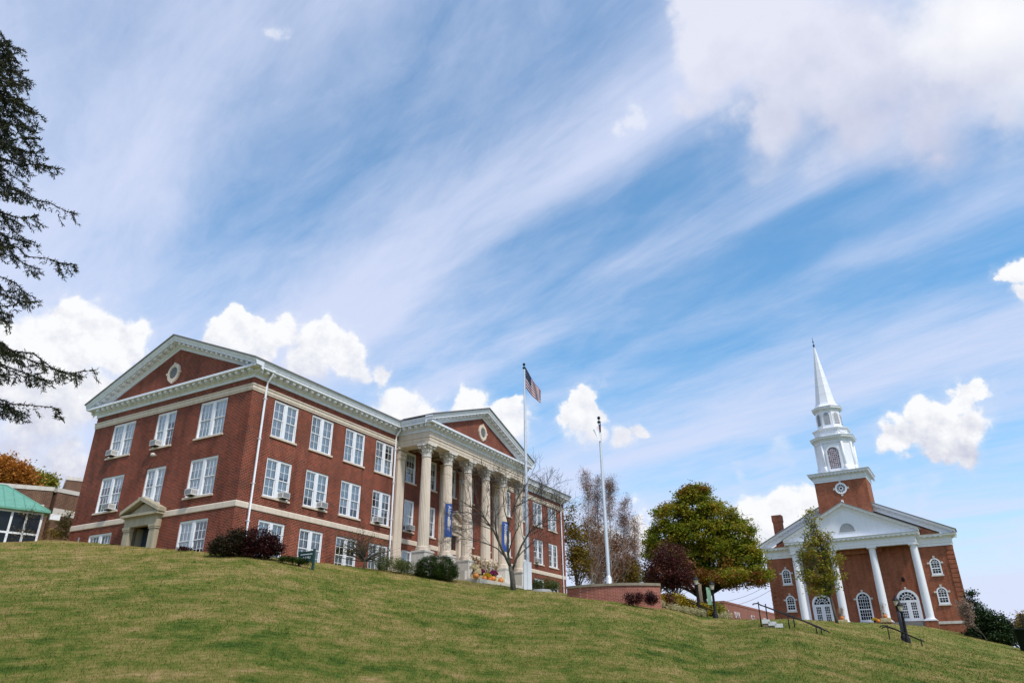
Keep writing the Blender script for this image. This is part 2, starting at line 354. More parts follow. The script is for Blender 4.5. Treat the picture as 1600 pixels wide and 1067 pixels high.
def Gn(x, y):
    x = np.asarray(x, float); y = np.asarray(y, float); r = np.hypot(x, y); az = np.arctan2(x, y)
    ds = np.interp(az, _az, _ds); zs = np.interp(az, _az, _zs)
    back = np.clip((np.abs(az) - .75) / 1.2, 0, 1); zs = zs * (1 - back) - 1.0 * back
    near = -EYE + (zs + EYE) * (np.minimum(r, ds) / ds) ** 1.3
    e = np.maximum(r - ds, 0)
    far = .45 * zs / ds * 30 * (1 - np.exp(-e / 30))
    drop = np.clip((r - 170) / 500, 0, 1); drop = drop * drop * (3 - 2 * drop)
    return (near + far) * (1 - drop) + drop * (-6)
def G(x, y): return float(Gn(x, y))
def ongrass(px, py, r0=6., r1=140.):
    """where the sight line through a pixel meets the hill"""
    rs = np.linspace(r0, r1, 1400); d = ray(px, py); h = math.hypot(d.x, d.y)
    X, Y, Zz = d.x / h * rs, d.y / h * rs, d.z / h * rs
    k = np.where(Gn(X, Y) >= Zz)[0]
    r = rs[k[0]] if len(k) else None
    return (Vector((d.x / h * r, d.y / h * r, G(d.x / h * r, d.y / h * r))), r) if r else (None, None)
def stand(px, r):
    """a point on the ground, on the bearing of column px at the crest, r metres out"""
    d = ray(px, 900); h = math.hypot(d.x, d.y); return Vector((d.x / h * r, d.y / h * r, G(d.x / h * r, d.y / h * r)))

def lawn_color(nt):
    L = nt.links.new; tc = nt.nodes.new('ShaderNodeTexCoord'); O = tc.outputs['Object']
    n1 = nz(nt, O, .28, 6, .62); n2 = nz(nt, O, 1.15, 6, .68); n3 = nz(nt, O, 4.5, 6, .75)
    ma = nt.nodes.new('ShaderNodeMath'); ma.operation = 'MULTIPLY_ADD'; L(n2.outputs[0], ma.inputs[0]); ma.inputs[1].default_value = 1.2; 
    s1 = nt.nodes.new('ShaderNodeMath'); s1.operation = 'MULTIPLY_ADD'; L(n1.outputs[0], s1.inputs[0]); s1.inputs[1].default_value = .95; s1.inputs[2].default_value = -1.03
    L(s1.outputs[0], ma.inputs[2])
    mb = nt.nodes.new('ShaderNodeMath'); mb.operation = 'MULTIPLY_ADD'; L(n3.outputs[0], mb.inputs[0]); mb.inputs[1].default_value = .95; L(ma.outputs[0], mb.inputs[2])
    sp_ = nt.nodes.new('ShaderNodeSeparateXYZ'); L(O, sp_.inputs[0]); dry = nt.nodes.new('ShaderNodeMapRange'); L(sp_.outputs[2], dry.inputs[0]); dry.inputs[1].default_value = -.5; dry.inputs[2].default_value = 9.; dry.inputs[3].default_value = -.055; dry.inputs[4].default_value = .10
    ad = nt.nodes.new('ShaderNodeMath'); L(mb.outputs[0], ad.inputs[0]); L(dry.outputs[0], ad.inputs[1])
    return ad.outputs[0]
LAWN_STOPS = [(.14, (.026, .062, .006)), (.34, (.080, .120, .014)), (.50, (.152, .155, .029)), (.66, (.245, .192, .062)), (.86, (.37, .26, .12))]
def lawn_mat():
    m, nt, b = newmat('lawn'); f = lawn_color(nt); r = ramp(nt, f, LAWN_STOPS)
    nt.links.new(r.outputs[0], b.inputs['Base Color']); b.inputs['Roughness'].default_value = .95; b.inputs['Specular IOR Level'].default_value = .1
    tc = nt.nodes.new('ShaderNodeTexCoord'); n = nz(nt, tc.outputs['Object'], 16, 6, .75)
    bp = nt.nodes.new('ShaderNodeBump'); bp.inputs['Strength'].default_value = .8; bp.inputs['Distance'].default_value = .06
    nt.links.new(n.outputs[0], bp.inputs['Height']); nt.links.new(bp.outputs[0], b.inputs['Normal']); return m
def blade_mat():
    m, nt, b = newmat('grass_blades'); L = nt.links.new; f = lawn_color(nt); g = nt.nodes.new('ShaderNodeNewGeometry')
    a = nt.nodes.new('ShaderNodeMath'); a.operation = 'MULTIPLY_ADD'; L(g.outputs['Random Per Island'], a.inputs[0]); a.inputs[1].default_value = .50; L(f, a.inputs[2])
    s = nt.nodes.new('ShaderNodeMath'); s.operation = 'SUBTRACT'; L(a.outputs[0], s.inputs[0]); s.inputs[1].default_value = .24
    r = ramp(nt, s.outputs[0], [(p, [x * 1.08 for x in c]) for p, c in LAWN_STOPS]); L(r.outputs[0], b.inputs['Base Color']); b.inputs['Roughness'].default_value = .7; b.inputs['Specular IOR Level'].default_value = .2
    t = nt.nodes.new('ShaderNodeBsdfTranslucent'); L(r.outputs[0], t.inputs[0]); mx = nt.nodes.new('ShaderNodeMixShader'); mx.inputs[0].default_value = .3
    L(b.outputs[0], mx.inputs[1]); L(t.outputs[0], mx.inputs[2]); L(mx.outputs[0], nt.nodes['Material Output'].inputs[0]); return m

def build_ground():
    azs = np.concatenate([np.arange(-50, 50, .6), np.arange(50, 310, 5.)]) * math.pi / 180
    rs = np.concatenate([[.5, 2, 4, 6], np.arange(7, 120, 1.2), np.geomspace(120, 5000, 40)])
    A, Rr = np.meshgrid(azs, rs, indexing='ij'); X, Y = np.sin(A) * Rr, np.cos(A) * Rr; Z = Gn(X, Y)
    na, nr = A.shape; V = np.stack([X, Y, Z], -1).reshape(-1, 3)
    fs = [(i * nr + j, i * nr + j + 1, ((i + 1) % na) * nr + j + 1, ((i + 1) % na) * nr + j) for i in range(na) for j in range(nr - 1)]
    fs.append(tuple(i * nr for i in range(na)))
    me = bpy.data.meshes.new('lawn'); me.from_pydata(V.tolist(), [], fs); me.materials.append(lawn_mat()); me.polygons.foreach_set('use_smooth', [True] * len(fs)); me.update()
    o = place('lawn', me); o['kind'] = 'structure'; tag(o, 'sloping mown lawn, patchy green and straw coloured', 'lawn')
build_ground()

def build_grass():
    rng = np.random.default_rng(5); A0, A1 = R_(-41), R_(40); out = []
    for r0, r1, dens, w, h in ((9, 14, 900, .010, .055), (14, 20, 480, .014, .06), (20, 30, 220, .022, .07), (30, 48, 85, .035, .08), (48, 62, 28, .05, .09), (62, 100, 10, .07, .10)):
        N = int(dens * .5 * (r1 * r1 - r0 * r0) * (A1 - A0)); r = np.sqrt(rng.uniform(r0 * r0, r1 * r1, N)); az = rng.uniform(A0, A1, N)
        k = r < np.interp(az, _az, _ds) - .35; r, az = r[k], az[k]; N = len(r)
        x, y = np.sin(az) * r, np.cos(az) * r; z = Gn(x, y) - .012
        t = rng.uniform(0, 2 * math.pi, N); hh = h * rng.uniform(.45, 1.15, N); ww = w * rng.uniform(.7, 1.3, N)
        lx, ly = rng.normal(0, .5, N) * hh, rng.normal(0, .5, N) * hh
        b0 = np.stack([x - np.cos(t) * ww / 2, y - np.sin(t) * ww / 2, z], -1); b1 = np.stack([x + np.cos(t) * ww / 2, y + np.sin(t) * ww / 2, z], -1)
        tp = np.stack([x + lx, y + ly, z + hh], -1); out.append(np.stack([b0, b1, tp], 1).reshape(-1, 3))
    o = npmesh('grass', np.concatenate(out), 3, blade_mat()); o['kind'] = 'stuff'; tag(o, 'short autumn grass growing over the sloping lawn', 'grass')
build_grass()
# ------------------------------------------------------------------ shared building pieces
Z3 = Vector((0, 0, 1))
def facade(mb, O, U, N, u0, u1, z0, z1, openings, depth=.24, mi=0):
    """wall face with openings cut through it; O origin, U along, N outward; openings (ua,ub,za,zb)"""
    O, U, N = Vector(O), Vector(U), Vector(N); P = lambda u, z, d=0.: O + U * u + Z3 * z - N * d
    zs = sorted({z0, z1} | {z for o in openings for z in (o[2], o[3]) if z0 < z < z1}); mb.mi = mi
    for a, b in zip(zs, zs[1:]):
        c = (a + b) / 2; ops = sorted(o for o in openings if o[2] < c < o[3]); x = u0
        for o in ops:
            if o[0] > x: mb.quad(P(x, a), P(o[0], a), P(o[0], b), P(x, b))
            x = o[1]
        if x < u1: mb.quad(P(x, a), P(u1, a), P(u1, b), P(x, b))
    for (ua, ub, za, zb) in openings:
        mb.quad(P(ua, za), P(ua, zb), P(ua, zb, depth), P(ua, za, depth)); mb.quad(P(ub, za), P(ub, zb), P(ub, zb, depth), P(ub, za, depth))
        mb.quad(P(ua, za), P(ub, za), P(ub, za, depth), P(ua, za, depth)); mb.quad(P(ua, zb), P(ub, zb), P(ub, zb, depth), P(ua, zb, depth))
_wm = {}
def window_meshes(w, h, cols, lights, bl, sill):
    """sash window, origin at bottom centre on the wall face, x along the wall, y into it. bl: per light (upper drop, lower drop) of the blind"""
    key = (round(w, 3), round(h, 3), cols, lights, sill)
    if key not in _wm:
        fr = MB(); gl = MB(); sl = MB()
        J = .10; y0 = .05
        fr.box(-w / 2, -w / 2 + J, y0, .22, 0, h); fr.box(w / 2 - J, w / 2, y0, .22, 0, h)
        fr.box(-w / 2 + J, w / 2 - J, y0 + .003, .22, h - .13, h); fr.box(-w / 2 + J, w / 2 - J, y0 + .003, .22, 0, .07)
        mul = .27; lw = (w - 2 * J - mul * (lights - 1)) / lights; spans = []
        for i in range(lights):
            a = -w / 2 + J + i * (lw + mul); spans.append((a, a + lw))
            if i: fr.box(a - mul, a, y0 + .001, .22, .07, h - .13)
        zb, zt = .07, h - .13; zm = (zb + zt) / 2
        for (a, b) in spans:
            for (s0, s1, yy) in ((zm - .02, zt, .10), (zb, zm + .04, .145)):
                st = .055
                fr.box(a, a + st, yy, yy + .04, s0, s1); fr.box(b - st, b, yy, yy + .04, s0, s1)
                fr.box(a + st, b - st, yy + .003, yy + .04, s0, s0 + .06); fr.box(a + st, b - st, yy + .003, yy + .04, s1 - .06, s1)
                for c in range(1, cols):
                    x = a + st + (b - a - 2 * st) * c / cols; fr.box(x - .017, x + .017, yy + .006, yy + .035, s0 + .06, s1 - .06)
                z = (s0 + s1) / 2; fr.box(a + st, b - st, yy + .009, yy + .034, z - .017, z + .017)
                gl.quad((a, yy + .02, s0), (b, yy + .02, s0), (b, yy + .02, s1), (a, yy + .02, s1))
        if sill: sl.box(-w / 2 - .10, w / 2 + .10, -.09, .24, -.12, -.002)
        _wm[key] = (fr, gl, sl, spans, zb, zt, zm, {})
    fr, gl, sl, spans, zb, zt, zm, cache = _wm[key]
    if 'f' not in cache:
        def mk(b, n, m):
            me = bpy.data.meshes.new(n); me.from_pydata(b.v, [], b.f); me.materials.append(m); return me
        cache['f'], cache['g'] = mk(fr, 'window', WHITE), mk(gl, 'pane', GLASS)
        cache['s'] = mk(sl, 'sill', LIME) if sill else None
    if bl not in cache:
        cache[bl] = []
        for (a, b), (u, l) in zip(spans, bl):
            b_ = MB()
            if u: b_.box(a + .02, b - .02, .215, .222, zt - (zt - zm) * u, zt)
            if u and l: me = bpy.data.meshes.new('blind'); me.from_pydata(b_.v, [], b_.f); me.materials.append(BLIND); cache[bl].append(me); b_ = MB()
            if l: b_.box(a + .025, b - .025, .226, .232, zm - (zm - zb) * l, zm + .03)
            if b_.v: me = bpy.data.meshes.new('blind'); me.from_pydata(b_.v, [], b_.f); me.materials.append(BLIND); cache[bl].append(me)
    return cache['f'], cache['g'], cache['s'], cache[bl]
def window(parent, loc, rz, w, h, cols=2, lights=2, bl=((1, 1), (1, 1)), sill=True, label=None):
    f, g, s, b = window_meshes(w, h, cols, lights, bl, sill)
    o = place('window', f, parent, loc, (0, 0, rz)); place('pane', g, o)
    if s: place('sill', s, o)
    for q in b: place('blind', q, o)
    return o
_ac = {}
def air_conditioner(loc, rz, w, label):
    if 'm' not in _ac:
        a = MB(); a.mi = 0; a.box(-.33, .33, -.42, .10, 0, .40); a.mi = 1; a.box(-.29, .29, -.426, -.42, .05, .36)
        for i in range(6): a.mi = 1; a.box(-.337, -.33, -.36 + i * .07, -.325 + i * .07, .08, .32); a.box(.33, .337, -.36 + i * .07, -.325 + i * .07, .08, .32)
        a.mi = 2; a.box(-.24, .24, -.34, -.03, -.05, -.001); _ac['m'] = a
        me = bpy.data.meshes.new('cabinet'); me.from_pydata(a.v, [], a.f)
        for m in (AC_BODY, AC_GRILLE, DARKMETAL): me.materials.append(m)
        me.polygons.foreach_set('material_index', a.m); _ac['me'] = me
        p = MB(); p.box(-.43, -.34, .02, .06, 0, .42); p.box(.34, .43, .02, .06, 0, .42); me2 = bpy.data.meshes.new('side_panel'); me2.from_pydata(p.v, [], p.f); me2.materials.append(WHITE); _ac['p'] = me2
    t = thing('window_air_conditioner', label, 'air conditioner', loc, rz, 'window air conditioners on the college hall')
    place('cabinet', _ac['me'], t); place('side_panel', _ac['p'], t); return t
AC_BODY = plain('ac_cream', (.62, .61, .58), .5, .05); AC_GRILLE = plain('ac_grille', (.22, .22, .23), .6, .1)

def text(name, body, size, mat, parent, loc, rot, ext=.01, align='CENTER', sp=1.):
    c = bpy.data.curves.new(name, 'FONT'); c.body = body; c.size = size; c.extrude = ext; c.align_x = align; c.space_character = sp; c.materials.append(mat)
    t = bpy.data.objects.new(name, c); dg = bpy.context.evaluated_depsgraph_get(); COL.objects.link(t); dg.update()
    me = bpy.data.meshes.new_from_object(t.evaluated_get(dg)); me.materials.clear(); me.materials.append(mat); COL.objects.unlink(t); bpy.data.objects.remove(t)
    return place(name, me, parent, loc, rot)
# ------------------------------------------------------------------ the college hall
YAW = R_(60.99935); K = Vector((-17.49826, 45.06997, 9.97055)); BZ = 3.3
EX = Vector((math.cos(YAW), math.sin(YAW), 0)); EY = Vector((-math.sin(YAW), math.cos(YAW), 0))
def HB(x, y, z): return K + EX * x + EY * y + Z3 * z         # hall coordinates to world; z from the lower stone band
LX, WY = 48.55, 17.26; PX0, PX1, PY = 15.88, 32.56, -3.28; XC = 24.22
def d_forecourt():
    d = ray(760, 907.5); O = K + EY * -5.7; return (d * (O.dot(EY) / d.dot(EY))).z - K.z - .005
def build_hall():
    H = thing('college_hall', 'three storey red brick hall with columned portico, white dentil cornices and two gables', 'college building', tuple(K - Z3 * BZ), YAW)
    T = Matrix.Translation((0, 0, BZ)); mb = lambda: MB(T)
    DW = 2.28
    wx = [2.04, 5.72, 9.40, 13.08]; wx2 = [LX - x - DW for x in wx]
    F2, F1, F0 = (4.73, 7.33), (.65, 3.24), (-3.42, -.89)
    ops = [(x, x + DW, a, b) for x in wx + wx2 for (a, b) in (F2, F1, F0)]
    SWw = 1.38; bays = [(XC + 3.17 * k) for k in (-2, -1, 0, 1, 2)]
    bw = [(c, a, b) for c in bays for (a, b) in (F2, F1, F0) if not (abs(c - XC) < .1 and (a, b) != F2) and not (abs(c - XC) < 3.5 and (a, b) == F0)]
    ops += [(c - SWw / 2, c + SWw / 2, a, b) for c, a, b in bw]
    DR = (XC - .85, XC + .85, -1.35, 1.35); ops.append(DR)
    W = mb()
    facade(W, (0, 0, 0), (1, 0, 0), (0, -1, 0), 0, LX, -6.5, 8.9, ops)
    # gable end with tympanum; u runs from the rear corner (y=WY) to the front corner
    gy = [(2.36, 5.08, 3, 2), (7.62, 9.70, 2, 2), (12.20, 14.84, 3, 2)]
    gops = []; gw = []
    for (a, b, c, l) in gy:
        for fl in (F2, F1, F0):
            if fl == F0 and 7 < a < 8: continue
            gops.append((WY - b, WY - a, fl[0], fl[1])); gw.append(((a + b) / 2, b - a, c, fl))
    door = (WY - 9.75, WY - 7.65, -3.0, -.85); gops.append(door)
    facade(W, (0, WY, 0), (0, -1, 0), (-1, 0, 0), 0, WY, -6.5, 8.9, gops)
    W.mi = 0
    AP = 12.30; SL = (AP - 8.75) / (WY / 2)
    W.add([(0, 0, 8.9), (0, WY, 8.9), (0, WY / 2, 8.9 + SL * WY / 2 - .15)], [(0, 1, 2)])
    W.quad((LX, 0, -6.5), (LX, WY, -6.5), (LX, WY, 8.9), (LX, 0, 8.9)); W.quad((0, WY, -6.5), (LX, WY, -6.5), (LX, WY, 8.9), (0, WY, 8.9))
    W.add([(LX, 0, 8.9), (LX, WY, 8.9), (LX, WY / 2, 8.9 + SL * WY / 2 - .15)], [(0, 1, 2)])
    W.add([(PX0 + .1, PY, 8.9), (PX1 - .1, PY, 8.9), (XC, PY, 11.75)], [(0, 1, 2)])          # portico tympanum
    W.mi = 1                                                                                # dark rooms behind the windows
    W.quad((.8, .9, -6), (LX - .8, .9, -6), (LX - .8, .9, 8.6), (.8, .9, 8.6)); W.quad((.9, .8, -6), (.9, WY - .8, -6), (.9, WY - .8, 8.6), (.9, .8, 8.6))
    # blind recessed panel joints: two shallow vertical brick seams
    W.build('wall', [BRICK, ROOM], H)
    # stone bands
    def band(name, zlo, prof, x0, x1, mat, gable=True, extra=None):
        b = mb()
        path = ([(0, WY)] if gable else []) + [(x0, 0), (x1, 0)]
        m = mitres(path); b.sweep([(p[0], p[1], zlo) for p in path], [(q.x, q.y, 0) for q in m], prof, (0, 0, 1)); b.build(name, mat, H)
    up = [(-.05, 0), (.05, 0), (.05, .10), (.09, .12), (.09, .34), (.14, .36), (.14, .44), (-.05, .46)]
    band('stone_band', 7.40, up, 0, PX0 + .2, LIME); band('stone_band', 7.40, up, PX1 - .2, LX, LIME, False)
    lo = [(-.05, 0), (.03, 0), (.06, .04), (.06, .34), (.03, .40), (-.05, .42)]
    band('stone_band', -.42, lo, 0, LX, LIME)
    # main horizontal cornice round the gable end, wing, portico and far wing
    path = [(1.6, WY), (0, WY), (0, 0), (PX0, 0), (PX0, PY), (PX1, PY), (PX1, 0), (LX, 0), (LX, WY), (LX - 1.6, WY)]
    mit = [(q.x, q.y, 0) for q in mitres(path)]
    c = mb()
    base = [(-.1, 8.30), (.07, 8.30), (.07, 8.50), (.13, 8.53), (.16, 8.60), (.20, 8.62), (.20, 8.84), (.64, 8.84), (.64, 8.98), (.58, 9.04), (-.1, 9.10)]
    c.sweep([(p[0], p[1], 0) for p in path], mit, base, (0, 0, 1))
    gut = [(.50, 9.02), (.66, 9.0), (.68, 9.06), (.75, 9.24), (.77, 9.31), (.74, 9.31), (-.1, 9.46)]
    for i0, i1 in ((0, 1), (2, 4), (5, 7)):
        pp = path[i0:i1 + 1]; c.sweep([(p[0], p[1], 0) for p in pp], mit[i0:i1 + 1], gut, (0, 0, 1))
    c.build('cornice', TRIM, H)
    # modillion blocks under the corona, one course per side
    def blocks(p, q, n_out, z0, sp=.615):
        md = mb(); p, q, n_out = Vector(p), Vector(q), Vector(n_out); t = (q - p); Ln = t.length; t.normalize(); n = int(Ln / sp); off = (Ln - (n - 1) * sp) / 2
        for i in range(n):
            o = p + t * (off + i * sp)
            for (d0, d1, za, zb) in ((.202, .53, z0 + .04, z0 + .218), (.202, .42, z0 - .02, z0 + .04)):
                e = t * .13; a0 = o + n_out * d0; a1 = o + n_out * d1
                vs = [v + Z3 * z for z in (za, zb) for v in (a0 - e, a0 + e, a1 + e, a1 - e)]
                md.add(vs, [(0, 1, 2, 3), (7, 6, 5, 4), (0, 4, 5, 1), (1, 5, 6, 2), (2, 6, 7, 3), (3, 7, 4, 0)])
        md.build('dentil_course', WHITE, H)
    blocks((0, WY, 0), (0, -.5, 0), (-1, 0, 0), 8.62); blocks((-.5, 0, 0), (PX0 - .6, 0, 0), (0, -1, 0), 8.62); blocks((PX0, -.55, 0), (PX0, PY - .5, 0), (-1, 0, 0), 8.62)
    blocks((PX0 - .5, PY, 0), (PX1 + .5, PY, 0), (0, -1, 0), 8.62); blocks((PX1 + .6, 0, 0), (LX + .5, 0, 0), (0, -1, 0), 8.62); blocks((PX1, -.55, 0), (PX1, PY - .5, 0), (1, 0, 0), 8.62)
    # raking cornices
    rp = [(0., 0.), (.0, .24), (.13, .30), (.18, .36), (.18, .56), (.64, .56), (.64, .70), (.69, .76), (.75, .96), (.77, 1.02), (0., 1.04)]  # (out, up)
    def rake(name, half, apex_z, eave, centre, plane, axis):
        b = mb(); sl = SL if axis == 'x' else (apex_z - 8.82) / half
        L_ = half + eave; al = math.atan(sl); nL, nR = Vector((-math.sin(al), math.cos(al))), Vector((math.sin(al), math.cos(al))); nm = Vector((0, 1 / math.cos(al)))
        pts = [(-L_, apex_z - sl * L_), (0, apex_z), (L_, apex_z - sl * L_)]; ms = [nm, nm, nm]
        def to(p): return (plane, centre + p[0], p[1]) if axis == 'x' else (centre + p[0], plane, p[1])
        def tv(v): return (0, v.x, v.y) if axis == 'x' else (v.x, 0, v.y)
        ax = (-1, 0, 0) if axis == 'x' else (0, -1, 0)
        if plane > 1: ax = (1, 0, 0)
        b.sweep([to(p) for p in pts], [tv(m) for m in ms], [(u * .78, o) for (o, u) in rp], ax)
        b.build(name, TRIM, H)
        n = int(half / math.cos(al) / .60)
        for sgn in (-1, 1):
            k = mb()
            for i in range(n + 1):
                s_ = .35 + i * .60
                if s_ > half / math.cos(al) + .3: continue
                t = Vector((sgn * math.cos(al), -math.sin(al))); nn = nL if sgn < 0 else nR
                o = Vector((0, apex_z)) + t * s_ + nn * .292
                vs = []
                for dd in (.182, .53):
                    for (e, u) in ((-.13, 0), (.13, 0), (.13, .13), (-.13, .13)):
                        q = o + t * e + nn * u; P = Vector(to(q)) + Vector(ax) * dd; vs.append(P)
                k.add(vs, [(0, 1, 2, 3), (7, 6, 5, 4), (0, 4, 5, 1), (1, 5, 6, 2), (2, 6, 7, 3), (3, 7, 4, 0)])
            k.build('dentil_course', WHITE, H)
        return sl
    rake('raking_cornice', WY / 2, AP, .76, WY / 2, 0., 'x')
    PH = (PX1 - PX0) / 2; sp2 = rake('raking_cornice', PH, 11.76, .72, XC, PY, 'y')
    # roofs
    r = mb(); e = .82; zt = lambda y: AP - SL * abs(y - WY / 2) + .875
    pts = [(-e, zt(-e)), (WY / 2, zt(WY / 2)), (WY + e, zt(-e))]
    r.prism([(p[0], p[1] + .0) for p in pts] + [(p[0], p[1] + .09) for p in reversed(pts)], -.84, LX + .84, 'x')
    zp = lambda x: 11.76 - sp2 * abs(x - XC) + .865; e2 = PH + .70
    pp = [(XC - e2, zp(XC - e2)), (XC, zp(XC)), (XC + e2, zp(XC + e2))]
    r.prism([(p[0], p[1] + .01) for p in pp] + [(p[0], p[1] + .10) for p in reversed(pp)], PY - .84, -.9, 'y'); q_ = .92; pp = [(XC - (XC - x) * q_, zp(XC - (XC - x) * q_)) for x, z in pp]; r.prism([(p[0], p[1] + .01) for p in pp] + [(p[0], p[1] + .10) for p in reversed(pp)], -.9, WY / 2, 'y')
    r.build('roof', ROOF, H)
    # windows
    rng = random.Random(3)
    full = ((1, 1), (1, 1))
    bl_front = {(0, 2): full, (1, 2): full, (2, 2): ((1, .92), (1, .9)), (3, 2): ((1, 1), (.25, 1)), (0, 1): ((1, 1), (.8, 1)), (1, 1): ((1, .6), (1, .5)), (2, 1): ((1, .5), (1, .5)), (3, 1): ((.3, .4), (.5, .2)), (0, 0): full, (1, 0): ((1, 1), (1, .7)), (2, 0): ((.4, .5), (.5, .6)), (3, 0): ((1, .6), (.9, .8))}
    for i, x in enumerate(wx):
        for f, fl in ((2, F2), (1, F1), (0, F0)):
            window(H, (x + DW / 2, 0, fl[0] + BZ), 0, DW, fl[1] - fl[0], 2, 2, bl_front[(i, f)])
    for i, x in enumerate(wx2):
        for f, fl in ((2, F2), (1, F1), (0, F0)):
            window(H, (x + DW / 2, 0, fl[0] + BZ), 0, DW, fl[1] - fl[0], 2, 2, full if f == 2 else ((.2, 0), (.3, 0)))
    for (c, a, b) in bw: window(H, (c, 0, a + BZ), 0, SWw, b - a, 3, 1, (((.5, .3)),) if b > 7 else ((1, .7),))
    gbl = {2: [((.9, 1), (1, 1)), ((1, .8), (.6, 0)), full], 1: [((.9, 1), (1, .9)), ((.8, 1), (1, 1)), ((.5, .15), (.7, .5))], 0: [((1, .9), (0, 0)), None, ((.6, 0), (.5, .3))]}
    for i, (a, b, c, l) in enumerate(gy):
        for f, fl in ((2, F2), (1, F1), (0, F0)):
            if f == 0 and i == 1: continue
            window(H, (0, (a + b) / 2, fl[0] + BZ), R_(-90), b - a, fl[1] - fl[0], c if i != 1 else 2, 2, gbl[f][i])
    # oval vents with four keystones
    def oval(loc, rz):
        o = MB(); n = 28
        for (ra, rb, y0, y1) in ((.44, .66, -.13, .02), (.62, .70, -.10, .02)):
            vs = []; fs = []
            for (k_, y) in ((ra, y1), (ra, y0), (rb, y0), (rb, y1)):
                for i in range(n): t = 2 * math.pi * i / n; vs.append((k_ * .98 * math.cos(t) if k_ == rb else k_ * math.cos(t), y, k_ * math.sin(t) * 1.08))
            for j in range(3): fs += [(j * n + i, j * n + (i + 1) % n, (j + 1) * n + (i + 1) % n, (j + 1) * n + i) for i in range(n)]
            o.add(vs, fs)
        for (dx, dz, w_, h_) in ((0, .70, .16, .24), (0, -.70, .16, .24), (.66, 0, .22, .14), (-.66, 0, .22, .14)): o.box(dx - w_ / 2, dx + w_ / 2, -.15, .0, dz - h_ / 2, dz + h_ / 2)
        ob = o.build('oval_vent', LIME, H, loc, (0, 0, rz))
        l = MB(); l.mi = 1; l.add([(.45 * math.cos(2 * math.pi * i / n), -.012, .49 * math.sin(2 * math.pi * i / n)) for i in range(n)], [tuple(range(n))]); l.mi = 0
        for i in range(6):
            z = -.36 + i * .145; w_ = .44 * math.sqrt(max(.05, 1 - (z / .49) ** 2)); l.box(-w_, w_, -.09, -.02, z - .03, z + .03)
        l.build('louvre', [GREYMETAL, DARKMETAL], ob)
    oval((0, 8.78, 10.38 + BZ), R_(-90)); oval((XC, PY, 10.36 + BZ), 0)
    # downpipes
    for (x, zb) in ((1.03, -2.9), (15.42, -3.4), (LX - 15.42, -3.4), (LX - 1.03, -3.6)):
        d = mb(); d.tube([(x, -.56, 8.96), (x, -.56, 8.72), (x, -.16, 8.26), (x, -.14, 7.9), (x, -.14, zb + .3), (x, -.45, zb)], .078, 8)
        d.box(x - .12, x + .12, -.655, -.45, 8.85, 9.06)
        for z in (7.0, 4.2, 1.2, -1.2): d.box(x - .1, x + .1, -.235, -.04, z, z + .05)
        d.build('downpipe', WHITE, H)
    # side doorway
    p = mb(); yc = 8.70; hw = 1.72
    def gx(y0, y1, o0, o1, z0, z1): p.box(-o1, -o0, y0, y1, z0, z1)       # box on the gable plane, o0..o1 outward
    for s in (-1, 1):
        a = yc + s * 1.36; gx(a - .29, a + .29, 0, .34, -4.2, -1.12); gx(a - .34, a + .34, 0, .40, -1.12, -1.0); gx(a - .37, a + .37, 0, .43, -1.0, -.86)
    gx(yc - hw, yc + hw, 0, .36, -.86, -.30); gx(yc - hw - .06, yc + hw + .06, 0, .42, -.30, -.22); gx(yc - hw - .22, yc + hw + .22, 0, .62, -.22, -.05)
    hh = hw + .22; rz = .86
    for s in (-1, 1):
        p.prism([(yc + s * (hh + .06), -.047), (yc, -.047 + rz), (yc, .20 + rz), (yc + s * (hh + .06), .20)], -.68, 0, 'x')
    p.prism([(yc - hh + .3, -.05), (yc + hh - .3, -.05), (yc, rz - .2)], -.30, 0, 'x')
    p.build('portal', LIME_D, H)
    q = mb(); q.box(.72, .8, yc - 1.05, yc + 1.05, -3.2, -.85); q.mi = 1
    q.box(.66, .72, yc - 1.02, yc - .86, -3.2, -.9); q.box(.66, .72, yc - .12, yc + .0, -3.2, -.9); q.mi = 2
    q.box(0.01, .72, yc + 1.05, yc + 1.15, -3.2, -.85); q.box(.01, .72, yc - 1.15, yc - 1.05, -3.2, -.85)
    q.build('side_door', [DARKDOOR, WHITE, LIME_D], H)
    l = mb(); l.tube([(-.02, 8.9, 4.1), (-.25, 8.9, 4.15)], .03, 6); l.lathe([(.05, -.12), (.15, -.08), (.16, .08), (.06, .14)], 10, (-.32, 8.9, 4.1)); l.build('wall_lamp', LIME_L, H)
    m2 = mb(); m2.box(-.05, -.02, 15.85, 16.0, -2.2, -.95); m2.build('vent_pipe', GREYMETAL, H)
    # ---------------- portico
    e = mb(); ent = [(-.55, 7.30), (0., 7.30), (0., 7.52), (.03, 7.53), (.03, 7.76), (.09, 7.80), (.09, 7.86), (.0, 7.88), (.0, 8.31), (-.55, 8.31)]
    pth = [(PX0, 0), (PX0, PY), (PX1, PY), (PX1, 0)]; e.sweep([(a, b, 0) for a, b in pth], [(v.x, v.y, 0) for v in mitres(pth)], ent, (0, 0, 1))
    pin = [(PX0 + 1.1, 0), (PX0 + 1.1, PY + 1.1), (PX1 - 1.1, PY + 1.1), (PX1 - 1.1, 0)]
    for (a, b) in zip(pin, pin[1:]): e.quad((a[0], a[1], 7.30), (b[0], b[1], 7.30), (b[0], b[1], 8.2), (a[0], a[1], 8.2))
    e.box(PX0 + .5, PX1 - .5, PY + .5, PY + 1.1, 7.302, 8.2); e.box(PX0 + .5, PX0 + 1.1, PY + 1.1, -.02, 7.302, 8.2); e.box(PX1 - 1.1, PX1 - .5, PY + 1.1, -.02, 7.302, 8.2)
    e.build('entablature', LIME, H)
